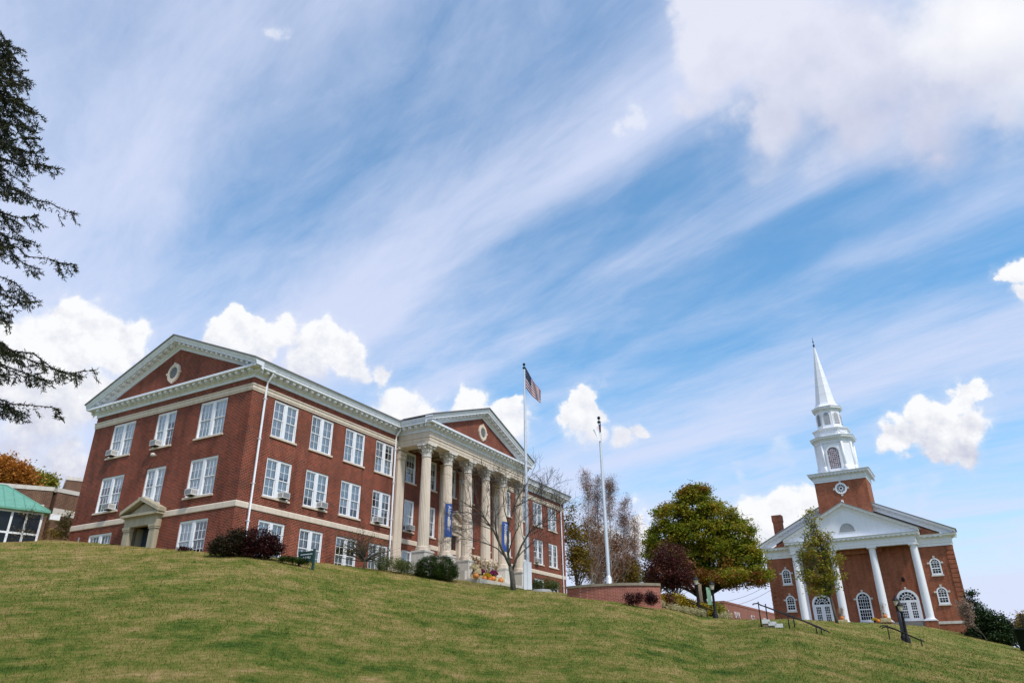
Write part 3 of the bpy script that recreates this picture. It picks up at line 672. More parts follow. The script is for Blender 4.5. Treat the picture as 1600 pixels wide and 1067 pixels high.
    text('inscription', 'C    L I I E T H U I I L', .34, stone('cut_letters', (.47, .39, .31)), H, (XC - 1., PY - .004, 7.95 + BZ), (R_(90), 0, 0), .004, 'CENTER', 1.35)
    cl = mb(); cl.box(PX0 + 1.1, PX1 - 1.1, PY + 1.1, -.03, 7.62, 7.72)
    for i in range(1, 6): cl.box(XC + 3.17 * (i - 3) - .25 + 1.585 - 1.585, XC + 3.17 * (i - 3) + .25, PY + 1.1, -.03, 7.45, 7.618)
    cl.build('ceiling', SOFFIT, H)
    # a fluted Corinthian column
    def fl(i, n): return 1.0 if i % 4 in (0,) else (.955 if i % 4 in (1, 3) else .93)
    sh = MB(); prof = []
    z0, z1 = -1.13, 6.22
    for k in range(9):
        u = k / 8; rr = .455 - .075 * u ** 1.6; prof.append((rr, z0 + (z1 - z0) * u))
    sh.lathe(prof, 80, (0, 0, 0), 0, fl, smooth=False)
    bs = MB(); bs.lathe([(.62, -1.36), (.62, -1.27), (.61, -1.25), (.64, -1.21), (.62, -1.165), (.53, -1.15), (.52, -1.13), (.55, -1.10), (.54, -1.06), (.47, -1.04), (.46, -1.0)], 28)
    cpt = MB(); cpt.lathe([(.39, 6.16), (.42, 6.18), (.42, 6.24), (.385, 6.26), (.37, 6.5), (.40, 6.8), (.50, 7.08), (.53, 7.10)], 20)
    rl = random.Random(1)
    for row, (zz, hh_, outr, nn, off) in enumerate(((6.26, .36, .19, 8, 0), (6.32, .62, .26, 8, .5))):
        for i in range(nn):
            a = 2 * math.pi * (i + off) / nn; ca, sa = math.cos(a), math.sin(a); vs = []; W_ = (.155, .17, .13, .05, .035)
            for k, (rad, h_) in enumerate(((.385, 0), (.40, .4), (.44, .8), (.385 + outr, 1.0), (.385 + outr + .03, .86))):
                for sg, ins in ((-1, .03), (0, 0), (1, .03)):
                    x = rad - ins; y = W_[k] * sg; vs.append((x * ca - y * sa, x * sa + y * ca, zz + hh_ * h_))
            cpt.add(vs, [(3 * k + j, 3 * k + j + 1, 3 * k + j + 4, 3 * k + j + 3) for k in range(4) for j in range(2)])
    for i in range(4):
        a = math.pi / 4 + i * math.pi / 2; ca, sa = math.cos(a), math.sin(a)
        cpt.tube([(.38 * ca, .38 * sa, 6.72), (.50 * ca, .50 * sa, 7.0), (.68 * ca, .68 * sa, 7.08), (.73 * ca, .73 * sa, 6.98), (.66 * ca, .66 * sa, 6.90), (.60 * ca, .60 * sa, 6.97)], [.05, .06, .07, .065, .055, .04], 6)
        a = i * math.pi / 2; cpt.lathe([(.0, -.09), (.09, -.05), (.1, .03), (0, .09)], 8, (.52 * math.cos(a), .52 * math.sin(a), 7.14))
    ab = []
    for i in range(4):
        a = i * math.pi / 2; ca, sa = math.cos(a), math.sin(a)
        for (x, y) in ((.62, -.56), (.55, -.28), (.52, 0), (.55, .28), (.62, .56)): ab.append((x * ca - y * sa, x * sa + y * ca))
    cpt.prism(ab, 7.12, 7.298, 'z')
    pd = MB(); pd.box(-.66, .66, -.66, .66, -1.50, -1.362); pd.box(-.61, .61, -.61, .61, -4.6, -1.50); pd.box(-.66, .66, -.66, .66, -4.6, -2.75)
    cols = [XC + 3.17 * (i - 2.5) for i in range(6)]; YC = -2.75; first = None
    for x in cols:
        if first is None:
            a = sh.build('column', LIME, H, (x, YC, BZ)); b = [bs.build('column_base', LIME, a), cpt.build('capital', LIME_L, a), pd.build('pedestal', LIME_L, a)]; first = (a, b)
        else:
            a = first[0].copy(); COL.objects.link(a); a.location = (x, YC, BZ)
            for q_ in first[1]: k = q_.copy(); COL.objects.link(k); k.parent = a
    for x in (cols[0], cols[2] + .0, cols[3], cols[5]):          # square pilasters against the wall
        pl = mb(); w_ = .5 if x in (cols[0], cols[5]) else .36
        pl.box(x - w_, x + w_, -.20, -.0, -1.1, 6.3); pl.box(x - w_ - .05, x + w_ + .05, -.25, 0, -6, -1.1); pl.box(x - w_ - .03, x + w_ + .03, -.24, 0, 6.3, 6.38)
        pl.box(x - w_ - .01, x + w_ + .01, -.22, 0, 6.38, 7.1); pl.box(x - w_ - .12, x + w_ + .12, -.36, 0, 7.12, 7.30)
        for k in range(5):
            for (zz, o_) in ((6.42, .02), (6.72, .06)):
                xx = x - w_ + (k + .5) * w_ * 2 / 5; pl.prism([(xx - w_ * .16, zz), (xx + w_ * .16, zz), (xx + w_ * .2, zz + .22), (xx, zz + .34), (xx - w_ * .2, zz + .22)], -.27 - o_, -.22, 'y')
        pl.build('pilaster', LIME, H)
    fl_ = mb(); xa, xb = cols[1] + .2, cols[4] - .2; sa, sb = cols[2] - .25, cols[4] - .3
    fl_.box(xa, xb, -2.1, -.02, -4.5, -1.36)
    for k in range(10): fl_.box(sa, sb, -2.1 - .21 * (k + 1), -2.1 - .21 * k, -4.5, -1.36 - .165 * (k + 1))
    fl_.build('stair', LIME_L, H)
    ap = mb(); FZ = d_forecourt(); ap.box(xa - .6, xb - .3, -6.35, -4.2, -4.6, FZ); ap.box(xa - .55, xa - .15, -4.9, -4.45, FZ - .1, FZ + .7); ap.build('forecourt', CONC, H)
    # main doorway
    dw = mb(); D0 = -.42
    for s in (-1, 1): dw.box(XC + s * 1.2 - .32, XC + s * 1.2 + .32, D0 + .06, 0, -1.36, 1.55); dw.box(XC + s * 1.2 - .38, XC + s * 1.2 + .38, D0, 0, 1.42, 1.56)
    dw.box(XC - .88, XC + .88, D0 + .12, 0, 1.25, 1.553); dw.box(XC - 1.58, XC + 1.58, D0 + .02, 0, 1.562, 2.05); dw.box(XC - 1.85, XC + 1.85, D0 - .2, 0, 2.05, 2.25)
    for s in (-1, 1): dw.prism([(XC + s * 1.9, 2.253), (XC, 3.15), (XC, 3.40), (XC + s * 1.9, 2.50)], D0 - .24, 0, 'y')
    dw.prism([(XC - 1.5, 2.253), (XC + 1.5, 2.253), (XC, 2.96)], D0 + .1, 0, 'y')
    dw.build('main_door_surround', LIME, H)
    dd = mb(); dd.box(XC - .85, XC + .85, .12, .2, -1.36, 1.3); dd.mi = 1
    for s in (-.42, .42): dd.box(XC + s - .28, XC + s + .28, .10, .12, -.6, .95)
    dd.mi = 2; dd.box(XC - .03, XC + .03, .08, .12, -1.36, 1.3); dd.build('main_door', [DARKDOOR, GLASS_D, WHITE], H)
    la = mb(); la.tube([(XC - .6, -1.5, 7.5), (XC - .6, -1.5, 6.0)], .02, 6); la.lathe([(.05, -.02), (.20, -.08), (.24, -.16), (.20, -.36), (.08, -.42)], 12, (XC - .6, -1.5, 6.0)); la.build('lantern', WHITE, H)
    return H
HALL = build_hall()
def hall_ac(x, y, z, rz, label):
    p = HB(x, y, z); air_conditioner(tuple(p), YAW + rz, .66, label)
for (y, z, lab) in ((14.1, 4.80, 'cream air conditioner in the top floor window nearest the rear corner of the gable end'), (9.08, 4.80, 'cream air conditioner in the middle top floor window of the gable end'),
                    (12.95, .72, 'cream air conditioner in the part open middle floor window nearest the gable rear'), (9.02, .72, 'cream air conditioner in the window right above the side doorway pediment'), (4.25, .72, 'cream air conditioner in the middle floor gable window nearest the front corner')):
    hall_ac(0, y, z, R_(-90), lab)
for (x, z, lab) in ((3.72, .72, 'cream air conditioner in the middle floor window right of the corner downpipe'), (7.42, .72, 'large cream air conditioner, second window from the corner on the long side'),
                    (13.72, .72, 'cream air conditioner in the window beside the portico pilaster'), (XC - 3.17 * 2 + .05, .72, 'cream air conditioner in the window behind the first portico column'),
                    (LX - 7.6, .72, 'cream air conditioner in the far wing window behind the flagpole')):
    hall_ac(x, 0, z, 0, lab)

# ------------------------------------------------------------------ the church
CC = Vector((57.148, 96.163, 5.24)); CYAW = R_(-32.0); CW = 23.75; UC = -11.85
def arch_strip(mb, cx, z0, zs, w, y0, y1, t, n=14):
    """arched frame: outer half width w, spring line zs, bar thickness t, from y1 (wall) out to y0"""
    def outline(h):
        return [(cx - h, z0)] + [(cx + h * math.cos(math.pi * (1 - i / n)), zs + h * math.sin(math.pi * (1 - i / n))) for i in range(n + 1)] + [(cx + h, z0)]
    A, B = outline(w), outline(w - t)
    for i in range(len(A) - 1):
        a, b, c, d = A[i], A[i + 1], B[i + 1], B[i]
        vs = [(p[0], y, p[1]) for y in (y0, y1) for p in (a, b, c, d)]
        mb.add(vs, [(0, 1, 2, 3), (0, 4, 5, 1), (3, 2, 6, 7)])
def arch_pane(mb, cx, z0, zs, w, y, n=14):
    mb.add([(cx - w, y, z0)] + [(cx + w * math.cos(math.pi * (1 - i / n)), y, zs + w * math.sin(math.pi * (1 - i / n))) for i in range(n + 1)] + [(cx + w, y, z0)], [tuple(range(n + 3))])
def build_church():
    base = -3.2
    C_ = thing('church', 'red brick church with white portico, square tower and tall white steeple', 'church', tuple(CC + Z3 * base), CYAW)
    T = Matrix.Translation((0, 0, -base)); mb = lambda: MB(T)
    D = 30.
    w = mb(); w.box(-CW, 0, 0, 2.2, -6, 9.2); w.box(-CW + 2, -2, 2.2, D, -6, 10.2); SLc = .496; AZ = 10.55 + SLc * CW / 2
    w.prism([(-CW, 10.2), (0, 10.2), (UC, AZ - .3)], .05, 2.1, 'y'); w.prism([(-CW + 2, 10.2), (-2, 10.2), (UC, AZ - 1.4)], 2.1, D, 'y'); w.box(-CW + .05, -.05, .05, 2.1, 9.2, 10.25)
    w.build('wall', BRICK_C, C_)
    b = mb(); b.box(-3.6, .06, -.06, 2.26, -.32, 0); b.build('base_course', LIME_L, C_)
    # frieze + cornice of the main block, returns on both sides
    f = mb(); pr = [(-.05, 9.2), (.10, 9.2), (.10, 9.52), (.16, 9.55), (.16, 10.20), (.24, 10.24), (.30, 10.36), (.72, 10.40), (.72, 10.54), (.84, 10.66), (-.05, 10.72)]
    
    for pth in ([(-CW, 2.2), (-CW, 0), (UC - 7.6, 0)], [(UC + 7.6, 0), (0, 0), (0, 2.2)]):
        f = mb(); f.sweep([(x, y, 0) for x, y in pth], [(v.x, v.y, 0) for v in mitres(pth)], pr, (0, 0, 1)); f.build('cornice', WHITE_C, C_)
    k = mb()
    for i in range(int(CW / .62)):
        x = -CW - .3 + i * .62
        if -20.3 < x < -3.4: continue
        k.box(x, x + .3, -.70, -.25, 10.27, 10.397)
    k.build('dentil_course', TRIM, C_)
    def rake(name, cx, half, z_end, sl, y0, y1, prof, cut=None):
        q = mb(); al = math.atan(sl); nm = Vector((0, 0, 1 / math.cos(al)))
        pts = [(cx - half, 0, z_end), (cx, 0, z_end + sl * half), (cx + half, 0, z_end)]
        q.sweep([Vector(p) + Vector((0, y0, 0)) for p in pts], [nm] * 3, prof, (0, -1, 0)); q.build(name, WHITE_C, C_)
        n = int(half / .62)
        for s in (-1, 1):
            m = mb()
            for i in range(n):
                x = cx + s * (.4 + i * .62); z = z_end + sl * (half - abs(x - cx)); dz = .15 * sl
                vs = [(x + e, y0 - d, z + hh - s * e * sl) for d in (.27, .60) for (e, hh) in ((-.14, .40), (.14, .40), (.14, .50), (-.14, .50))]
                m.add(vs, [(0, 1, 2, 3), (0, 4, 5, 1), (1, 5, 6, 2), (2, 6, 7, 3), (3, 7, 4, 0), (7, 6, 5, 4)])
            m.build('dentil_course', TRIM, C_)
    rp = [(-.15, -.05), (-.15, .12), (.30, .14), (.34, .25), (.47, .27), (.47, .66), (.58, .70), (.74, .82), (.78, -.05)]
    rake('raking_cornice', UC, CW / 2 + .78, 10.18, SLc, 0., 1, rp)
    r = mb(); e = CW / 2 + .95; top = lambda x: 10.18 + SLc * (CW / 2 + .78 - abs(x - UC)) + .80 / math.cos(math.atan(SLc))
    pts = [(UC - e, top(UC - e)), (UC, top(UC)), (UC + e, top(UC + e))]
    r.prism(pts + [(x, z + .08) for x, z in reversed(pts)], -.9, 2.3, 'y'); e -= 2.2; pts = [(UC - e, top(UC - e) - .3), (UC, top(UC) - .3), (UC + e, top(UC + e) - .3)]; r.prism(pts + [(x, z + .08) for x, z in reversed(pts)], 2.31, D + .5, 'y')
    # portico
    PA, PB, PYc = UC - 7.95, UC + 7.95, -2.15; SP = .496
    pe = [(-.7, 9.50), (0., 9.50), (0., 9.78), (.05, 9.80), (.05, 10.50), (.12, 10.54), (.18, 10.64), (.50, 10.68), (.50, 10.82), (.62, 10.94), (-.7, 10.98)]
    e_ = mb(); pth = [(PA, 0), (PA, PYc), (PB, PYc), (PB, 0)]; e_.sweep([(x, y, 0) for x, y in pth], [(v.x, v.y, 0) for v in mitres(pth)], pe, (0, 0, 1))
    e_.quad((PA + .7, PYc + .7, 9.5), (PB - .7, PYc + .7, 9.5), (PB - .7, PYc + .7, 10.3), (PA + .7, PYc + .7, 10.3)); e_.build('entablature', WHITE_C, C_)
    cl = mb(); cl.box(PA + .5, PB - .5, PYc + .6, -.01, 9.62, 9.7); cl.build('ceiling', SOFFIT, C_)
    t = mb(); t.prism([(PA, 10.9), (PB, 10.9), (UC, 10.9 + SP * 7.95)], PYc, 0, 'y'); t.build('tympanum', WHITE_C, C_)
    v = mb(); arch_strip(v, UC, 11.9, 11.95, .92, PYc - .06, PYc, .14); v.box(UC - 1.02, UC + 1.02, PYc - .08, PYc, 11.78, 11.897)
    for i in range(6):
        z = 12.02 + i * .14; h = math.sqrt(max(.02, .78 ** 2 - (z - 11.95) ** 2)); v.box(UC - h, UC + h, PYc - .05, PYc - .004, z - .035, z + .035)
    v.build('louvre_vent', GREYMETAL, C_)
    k = mb()
    for i in range(27): k.box(PA - .3 + i * .62, PA + .02 + i * .62, PYc - .5, PYc - .19, 10.56, 10.678)
    k.build('dentil_course', TRIM, C_)
    rake('raking_cornice', UC, 8.62, 10.62, SP, PYc, 1, [(-.1, -.05), (-.1, .08), (.26, .10), (.30, .22), (.42, .24), (.42, .55), (.52, .58), (.66, .68), (.70, -.05)])
    e3 = 8.75; tp = lambda x: 10.62 + SP * (8.62 - abs(x - UC)) + .70 / math.cos(math.atan(SP)); pts = [(UC - e3, tp(UC - e3)), (UC, tp(UC)), (UC + e3, tp(UC + e3))]
    r.prism(pts + [(x, z + .05) for x, z in reversed(pts)], PYc - .72, 3, 'y'); r.build('roof', ROOF_C, C_)
    first = None
    for i in range(4):
        x = UC - 7.53 + 5.02 * i; y = -1.6
        if not first:
            s = MB(); s.lathe([(.50, .35), (.505, 2.5), (.48, 5.5), (.42, 9.1)], 24)
            bb = MB(); bb.box(-.66, .66, -.66, .66, .12, .22); bb.lathe([(.62, .222), (.63, .27), (.60, .31), (.53, .33), (.52, .36)], 24)
            cp_ = MB(); cp_.lathe([(.42, 9.06), (.45, 9.08), (.45, 9.13), (.42, 9.15), (.42, 9.26), (.53, 9.36)], 24); cp_.box(-.58, .58, -.58, .58, 9.362, 9.498)
            pp = MB(); pp.mi = 0; pp.box(-.72, .72, -.72, .72, -6, .02); pp.mi = 1; pp.box(-.78, .78, -.78, .78, .021, .118)
            a = s.build('column', WHITE_C, C_, (x, y, -base)); kids = [bb.build('column_base', WHITE_C, a), cp_.build('capital', WHITE_C, a), pp.build('pedestal', [BRICK_C, WHITE_C], a)]; first = (a, kids)
        else:
            a = first[0].copy(); COL.objects.link(a); a.location = (x, y, -base)
            for kk in first[1]: q = kk.copy(); COL.objects.link(q); q.parent = a
    for x in (UC - 7.45, UC + 7.45): pl = mb(); pl.box(x - .48, x + .48, -.16, 0, -2, 9.6); pl.build('pilaster', WHITE_C, C_)
    fl = mb(); fl.box(PA - .3, PB + .3, -2.25, -.01, -6, .0)
    for i in range(4): fl.box(PA + 1, PB - 1.4, -2.25 - .35 * (i + 1), -2.25 - .35 * i, -6, -.16 * (i + 1))
    fl.build('portico_steps', GREYSTEP, C_)
    # windows
    made = {}
    def arched(name, cx, z0, top, w_, cols, rows, frame, fan=False, door=False):
        h = w_ / 2; zs = top - h; a = MB(); g = MB(); n_ = MB(); y = -.055
        arch_strip(a, 0, 0, zs - z0, h, -.09, .0, frame); ih = h - frame
        a.box(-ih, ih, -.085, 0, 0, .22 if not door else .12)
        mt = .042
        if fan:
            zt = zs - z0; a.box(-ih, ih, -.086, 0, zt - .30, zt + .0)
            for rr in (.36 * ih, .68 * ih):
                n = 14
                for i in range(n):
                    t0, t1 = math.pi * i / n, math.pi * (i + 1) / n
                    P = [(q * math.cos(t), y, zt + q * math.sin(t)) for (q, t) in ((rr - .03, t0), (rr + .03, t0), (rr + .03, t1), (rr - .03, t1))]; a.quad(*P)
            for i in range(1, 7):
                t = math.pi * i / 7; d = Vector((math.cos(t), 0, math.sin(t))); p = Vector((-math.sin(t), 0, math.cos(t))) * .03; o = Vector((0, y - .003, zt))
                a.quad(o + d * (.36 * ih) - p, o + d * ih - p, o + d * ih + p, o + d * (.36 * ih) + p)
            a.box(-.10, .10, -.083, 0, .12, zt - .30)
            for s in (-1, 1):
                x0, x1 = (-ih, -.10) if s < 0 else (.10, ih); a.box(x0, x0 + .16, -.075, 0, .12, zt - .3); a.box(x1 - .16, x1, -.075, 0, .12, zt - .3)
                a.box(x0 + .16, x1 - .16, -.073, 0, .121, .36); zz = [.36 + (zt - .66) * i / rows for i in range(rows + 1)]
                for z in zz[1:]: a.box(x0 + .16, x1 - .16, -.060, 0, z - mt / 2, z + mt / 2)
                for c in range(1, cols): x = x0 + .16 + (x1 - x0 - .32) * c / cols; a.box(x - mt / 2, x + mt / 2, -.057, 0, .36, zt - .3)
                a.box(x0 + .16, x1 - .16, -.066, 0, zz[3] - .06, zz[3] + .06)
        else:
            for c in range(1, cols): x = -ih + 2 * ih * c / cols; zt2 = zs - z0 + math.sqrt(max(0, ih * ih - x * x)) * .55; a.box(x - mt / 2, x + mt / 2, y, 0, .2, zt2)
            for i in range(1, rows + 1): z = .22 + (zs - z0 - .22) * i / rows; q = mt / 2 if i != rows // 2 or rows > 6 else .07; a.box(-ih, ih, y - .003, 0, z - q, z + q)
            n = 10; rr = ih * .62
            for i in range(n):
                t0, t1 = math.pi * i / n, math.pi * (i + 1) / n; zt = zs - z0
                a.quad(*[(q * math.cos(t), y - .002, zt + q * math.sin(t)) for (q, t) in ((rr - .02, t0), (rr + .02, t0), (rr + .02, t1), (rr - .02, t1))])
            for t in (math.pi * .25, math.pi * .5, math.pi * .75):
                d = Vector((math.cos(t), 0, math.sin(t))); p = Vector((-math.sin(t), 0, math.cos(t))) * .02; o = Vector((0, y - .004, zs - z0)); a.quad(o + d * rr * .4 - p, o + d * ih - p, o + d * ih + p, o + d * rr * .4 + p)
        arch_pane(g, 0, 0, zs - z0, ih, -.018)
        o = a.build(name, WHITE_C, C_, (cx, 0, z0 - base)); g.build('pane', DARKPANE, o)
        if not door:
            n_.box(-h - .1, h + .1, -.16, 0, -.16, -.002); n_.build('sill', LIME_L, o); n_ = MB()
        zt = zs - z0
        n_.add([(x, yy, z) for yy in (-.13, 0) for (x, z) in ((-.09, zt + h - .02), (.09, zt + h - .02), (.14, zt + h + .30), (-.14, zt + h + .30))], [(0, 1, 2, 3), (0, 4, 5, 1), (1, 5, 6, 2), (2, 6, 7, 3), (3, 7, 4, 0)]); n_.build('keystone', LIME_L, o)
        if not fan:
            for s in (-1, 1): n_ = MB(); n_.box(s * (h + .14) - .16, s * (h + .14) + .16, -.12, 0, zt - .08, zt + .14); n_.build('impost', LIME_L, o)
    for x in (UC - 9.45, UC + 9.45):
        arched('window', x, 5.6, 7.70, 1.26, 3, 4, .17); arched('window', x, 2.02, 4.12, 1.26, 3, 4, .17)
    arched('window', UC, .30, 4.02, 1.78, 5, 6, .20)
    arched('door', UC + 5.32, .16, 4.05, 2.66, 3, 6, .30, True, True); arched('door', UC - 5.32, .16, 4.05, 2.66, 3, 6, .30, True, True)
    for cx in (UC - 5.32, UC + 5.32): ra = mb(); arch_strip(ra, cx, .0, 2.72, 1.62, -.05, 0, .22); ra.build('brick_arch', BRICK_C, C_)
    # brick quoins
    for (x0, x1) in ((-CW - .07, -CW + .82), (-.82, .07)):
        q = mb(); q.box(x0 + .03, x1 - .03, -.03, .86, .05, 9.1)
        for i in range(16): z = .05 + i * .57; q.box(x0, x1, -.10, .9, z, z + .45)
        q.build('quoin', BRICK_C, C_)
    l = mb(); l.box(-6.62, -6.42, -.35, 0, 5.5, 5.56); l.lathe([(.10, 5.0), (.17, 5.05), (.2, 5.4), (.06, 5.6)], 8, (-6.52, -.32, 0)); l.build('wall_lamp', DARKMETAL, C_)
    # tower
    TU, TH, TV = -11.72, 3.43, -.92; tv1 = TV + 5.3
    t = mb(); t.box(TU - TH, TU + TH, TV, tv1, 9, 19.05); t.build('tower', BRICK_C, C_)
    tc_ = mb(); pth = [(TU - TH, TV), (TU + TH, TV), (TU + TH, tv1), (TU - TH, tv1), (TU - TH, TV)]; mm = [(-1, -1), (1, -1), (1, 1), (-1, 1), (-1, -1)]
    tp_ = [(0, 19.05), (.08, 19.05), (.08, 19.30), (.14, 19.33), (.14, 19.80), (.24, 19.84), (.30, 19.98), (.62, 20.0), (.62, 20.14), (.76, 20.34), (-.5, 20.42)]
    tc_.sweep([(x, y, 0) for x, y in pth], [(a, b_, 0) for a, b_ in mm], tp_, (0, 0, 1), False); tc_.quad(*[(x, y, 20.4) for x, y in pth[:4]])
    for i in range(16): x = TU - TH - .3 + i * .47; tc_.box(x, x + .22, TV - .58, TV - .25, 19.88, 19.998)
    for i in range(16): y = TV - .3 + i * .47; tc_.box(TU + TH + .25, TU + TH + .58, y, y + .22, 19.88, 19.998)
    tc_.build('tower_cornice', TRIM, C_)
    rw = mb(); n = 24; zc = 17.95
    def ring(r0, r1, y0, y1):
        vs = [(TU + r * math.cos(2 * math.pi * i / n), y, zc + r * math.sin(2 * math.pi * i / n)) for (r, y) in ((r0, y1), (r0, y0), (r1, y0), (r1, y1)) for i in range(n)]
        rw.add(vs, [(j * n + i, j * n + (i + 1) % n, (j + 1) * n + (i + 1) % n, (j + 1) * n + i) for j in range(3) for i in range(n)])
    ring(.56, .80, TV - .12, TV); ring(.16, .26, TV - .06, TV)
    for i in range(12):
        t_ = 2 * math.pi * i / 12; d = Vector((math.cos(t_), 0, math.sin(t_))); p = Vector((-math.sin(t_), 0, math.cos(t_))) * .035; o = Vector((TU, TV - .05, zc)); rw.quad(o + d * .2 - p, o + d * .58 - p, o + d * .58 + p, o + d * .2 + p)
    ro = rw.build('round_window', WHITE_C, C_)
    g = mb(); g.add([(TU + .57 * math.cos(2 * math.pi * i / n), TV - .02, zc + .57 * math.sin(2 * math.pi * i / n)) for i in range(n)], [tuple(range(n))]); g.build('pane', DARKPANE, ro)
    for (dx, dz) in ((0, .92), (0, -.92), (.92, 0), (-.92, 0)): kk = mb(); kk.box(TU + dx - .13, TU + dx + .13, TV - .10, TV, zc + dz - .15, zc + dz + .15); kk.build('keystone', LIME_L, ro)
    sl = mb(); sl.box(TU - .25, TU + .02, TV - .5, TV - .2, 16.0, 16.25); sl.tube([(TU, TV, 15.6), (TU, TV - .3, 15.7), (TU, TV - .3, 16.05)], .05, 6); sl.build('spotlight', WHITE_C, C_)
    # steeple
    SX, SY = TU - .12, TV + 2.65
    def octp(R, fr=.56, z=0):
        """chamfered square, half width R; fr share of the flat that stays cardinal"""
        c = R * fr; return [(c, -R), (R, -c), (R, c), (c, R), (-c, R), (-R, c), (-R, -c), (-c, -R)]
    def octs(mb_, prof, fr):
        vs = []; 
        for (R, z) in prof: vs += [(SX + x, SY + y, z) for x, y in octp(R, fr)]
        m = len(prof); mb_.add(vs, [(j * 8 + i, j * 8 + (i + 1) % 8, (j + 1) * 8 + (i + 1) % 8, (j + 1) * 8 + i) for j in range(m - 1) for i in range(8)] + [tuple(range((m - 1) * 8, m * 8))])
    b = mb(); octs(b, [(2.56, 20.3), (2.56, 21.25), (2.50, 21.3), (2.42, 24.75)], .56)
    for (x, y) in octp(2.46, .56):
        b.tube([(SX + x, SY + y, 20.4), (SX + x, SY + y, 24.75)], .16, 8); b.tube([(SX + x * 1.02, SY + y * 1.02, 20.4), (SX + x * 1.02, SY + y * 1.02, 21.3)], .24, 8)
    b.build('belfry', WHITE_C, C_)
    gl = mb(); F = SY - 2.53; arch_pane(gl, SX, 20.9, 23.3, .72, F - .03); go = gl.build('stained_glass_window', STAINED, C_)
    fr_ = mb(); arch_strip(fr_, SX, 20.7, 23.3, .98, F - .12, F + .1, .22)
    for x in (-.5, -.25, 0, .25, .5): fr_.box(SX + x - .015, SX + x + .015, F - .05, F - .03, 20.9, 23.3 + math.sqrt(.72 ** 2 - x * x) * .97)
    for i in range(9): z = 21.2 + i * .3; h = .72 if z < 23.3 else math.sqrt(max(.01, .72 ** 2 - (z - 23.3) ** 2)); fr_.box(SX - h, SX + h, F - .047, F - .03, z - .015, z + .015)
    fr_.build('window_frame', WHITE_C, go)
    c1 = mb(); octs(c1, [(2.40, 24.72), (2.52, 24.74), (2.52, 25.2), (2.62, 25.24), (2.68, 25.4), (2.94, 25.44), (2.94, 25.56), (3.04, 25.74), (2.4, 25.9)], .545); c1.build('belfry_cornice', TRIM, C_)
    pz = mb(); octs(pz, [(2.28, 25.7), (2.28, 26.75), (2.36, 26.78), (2.50, 26.92), (2.52, 27.02), (1.6, 27.1)], .52)
    p8 = octp(2.285, .52)
    for i in range(8):
        A, B = Vector(p8[i]), Vector(p8[(i + 1) % 8]); nn = ((A + B) / 2).normalized() * .03
        pts = []
        for s_ in range(9):
            u = s_ / 8; P = A.lerp(B, .04 + .92 * u) + nn; pts.append((SX + P.x, SY + P.y, 26.62 - .38 * (1 - (2 * u - 1) ** 2)))
        pz.tube(pts, .035, 5)
    pz.build('parapet', WHITE_C, C_)
    ln = mb(); octs(ln, [(1.86, 27.0), (1.86, 27.35), (1.68, 27.45), (1.64, 30.05)], .44); ln.build('lantern', WHITE_C, C_)
    lv = mb(); p8 = octp(1.66, .44)
    for i in range(8):
        A, B = Vector(p8[i]), Vector(p8[(i + 1) % 8]); M_ = (A + B) / 2; n_ = M_.normalized(); t_ = (B - A).normalized(); hw_ = .40
        def Q(u, z, d): P = M_ + t_ * u + n_ * d; return (SX + P.x, SY + P.y, z)
        o_ = [(-hw_, 27.85)] + [(-hw_ * math.cos(math.pi * k_ / 8), 29.2 + hw_ * math.sin(math.pi * k_ / 8)) for k_ in range(9)] + [(hw_, 27.85)]
        lv.mi = 1; lv.add([Q(u, z, .03) for u, z in o_], [tuple(range(len(o_)))]); lv.mi = 0
        for k_ in range(11):
            z = 27.92 + k_ * .15; h = hw_ if z < 29.2 else math.sqrt(max(.01, hw_ ** 2 - (z - 29.2) ** 2)); lv.quad(Q(-h, z, .08), Q(h, z, .08), Q(h, z + .075, .035), Q(-h, z + .075, .035))
        for (a_, b_) in zip(o_, o_[1:]): lv.quad(Q(*a_, .09), Q(*b_, .09), Q(b_[0] * 1.2, 28.5 + (b_[1] - 28.5) * 1.05, .05), Q(a_[0] * 1.2, 28.5 + (a_[1] - 28.5) * 1.05, .05))
    lv.build('louvre', [WHITE_C, DARKMETAL], C_)
    c2 = mb(); octs(c2, [(1.60, 30.0), (1.72, 30.02), (1.76, 30.22), (2.02, 30.26), (2.02, 30.42), (2.10, 30.58), (1.85, 30.66)], .43); c2.build('lantern_cornice', TRIM, C_)
    sp_ = mb(); octs(sp_, [(1.98, 30.60), (1.70, 30.82), (1.48, 31.1), (1.34, 31.55), (1.22, 32.3), (.10, 41.0)], .414)
    sp_.build('spire', SPIRE, C_)
    fn = mb(); fn.lathe([(.11, 40.9), (.13, 41.0), (.05, 41.1), (.16, 41.3), (.05, 41.5), (.04, 41.8), (.12, 41.95), (.04, 42.1), (.02, 42.7)], 8, (SX, SY, 0)); fn.box(SX - .2, SX + .2, SY - .03, SY + .03, 41.3, 41.36); fn.build('finial', DARKMETAL, C_)
    ch = mb(); ch.box(-22.75, -21.5, 3.2, 4.4, 9, 15.0); ch.box(-22.83, -21.42, 3.12, 4.48, 15.0, 16.0); ch.build('chimney', BRICK_C, C_)
    return C_
GREYSTEP = stone('grey_step_stone', (.20, .185, .17), streak=.3)
DARKPANE = plain('dark_pane', (.012, .014, .018), .18, .3, .8, spec=.25)
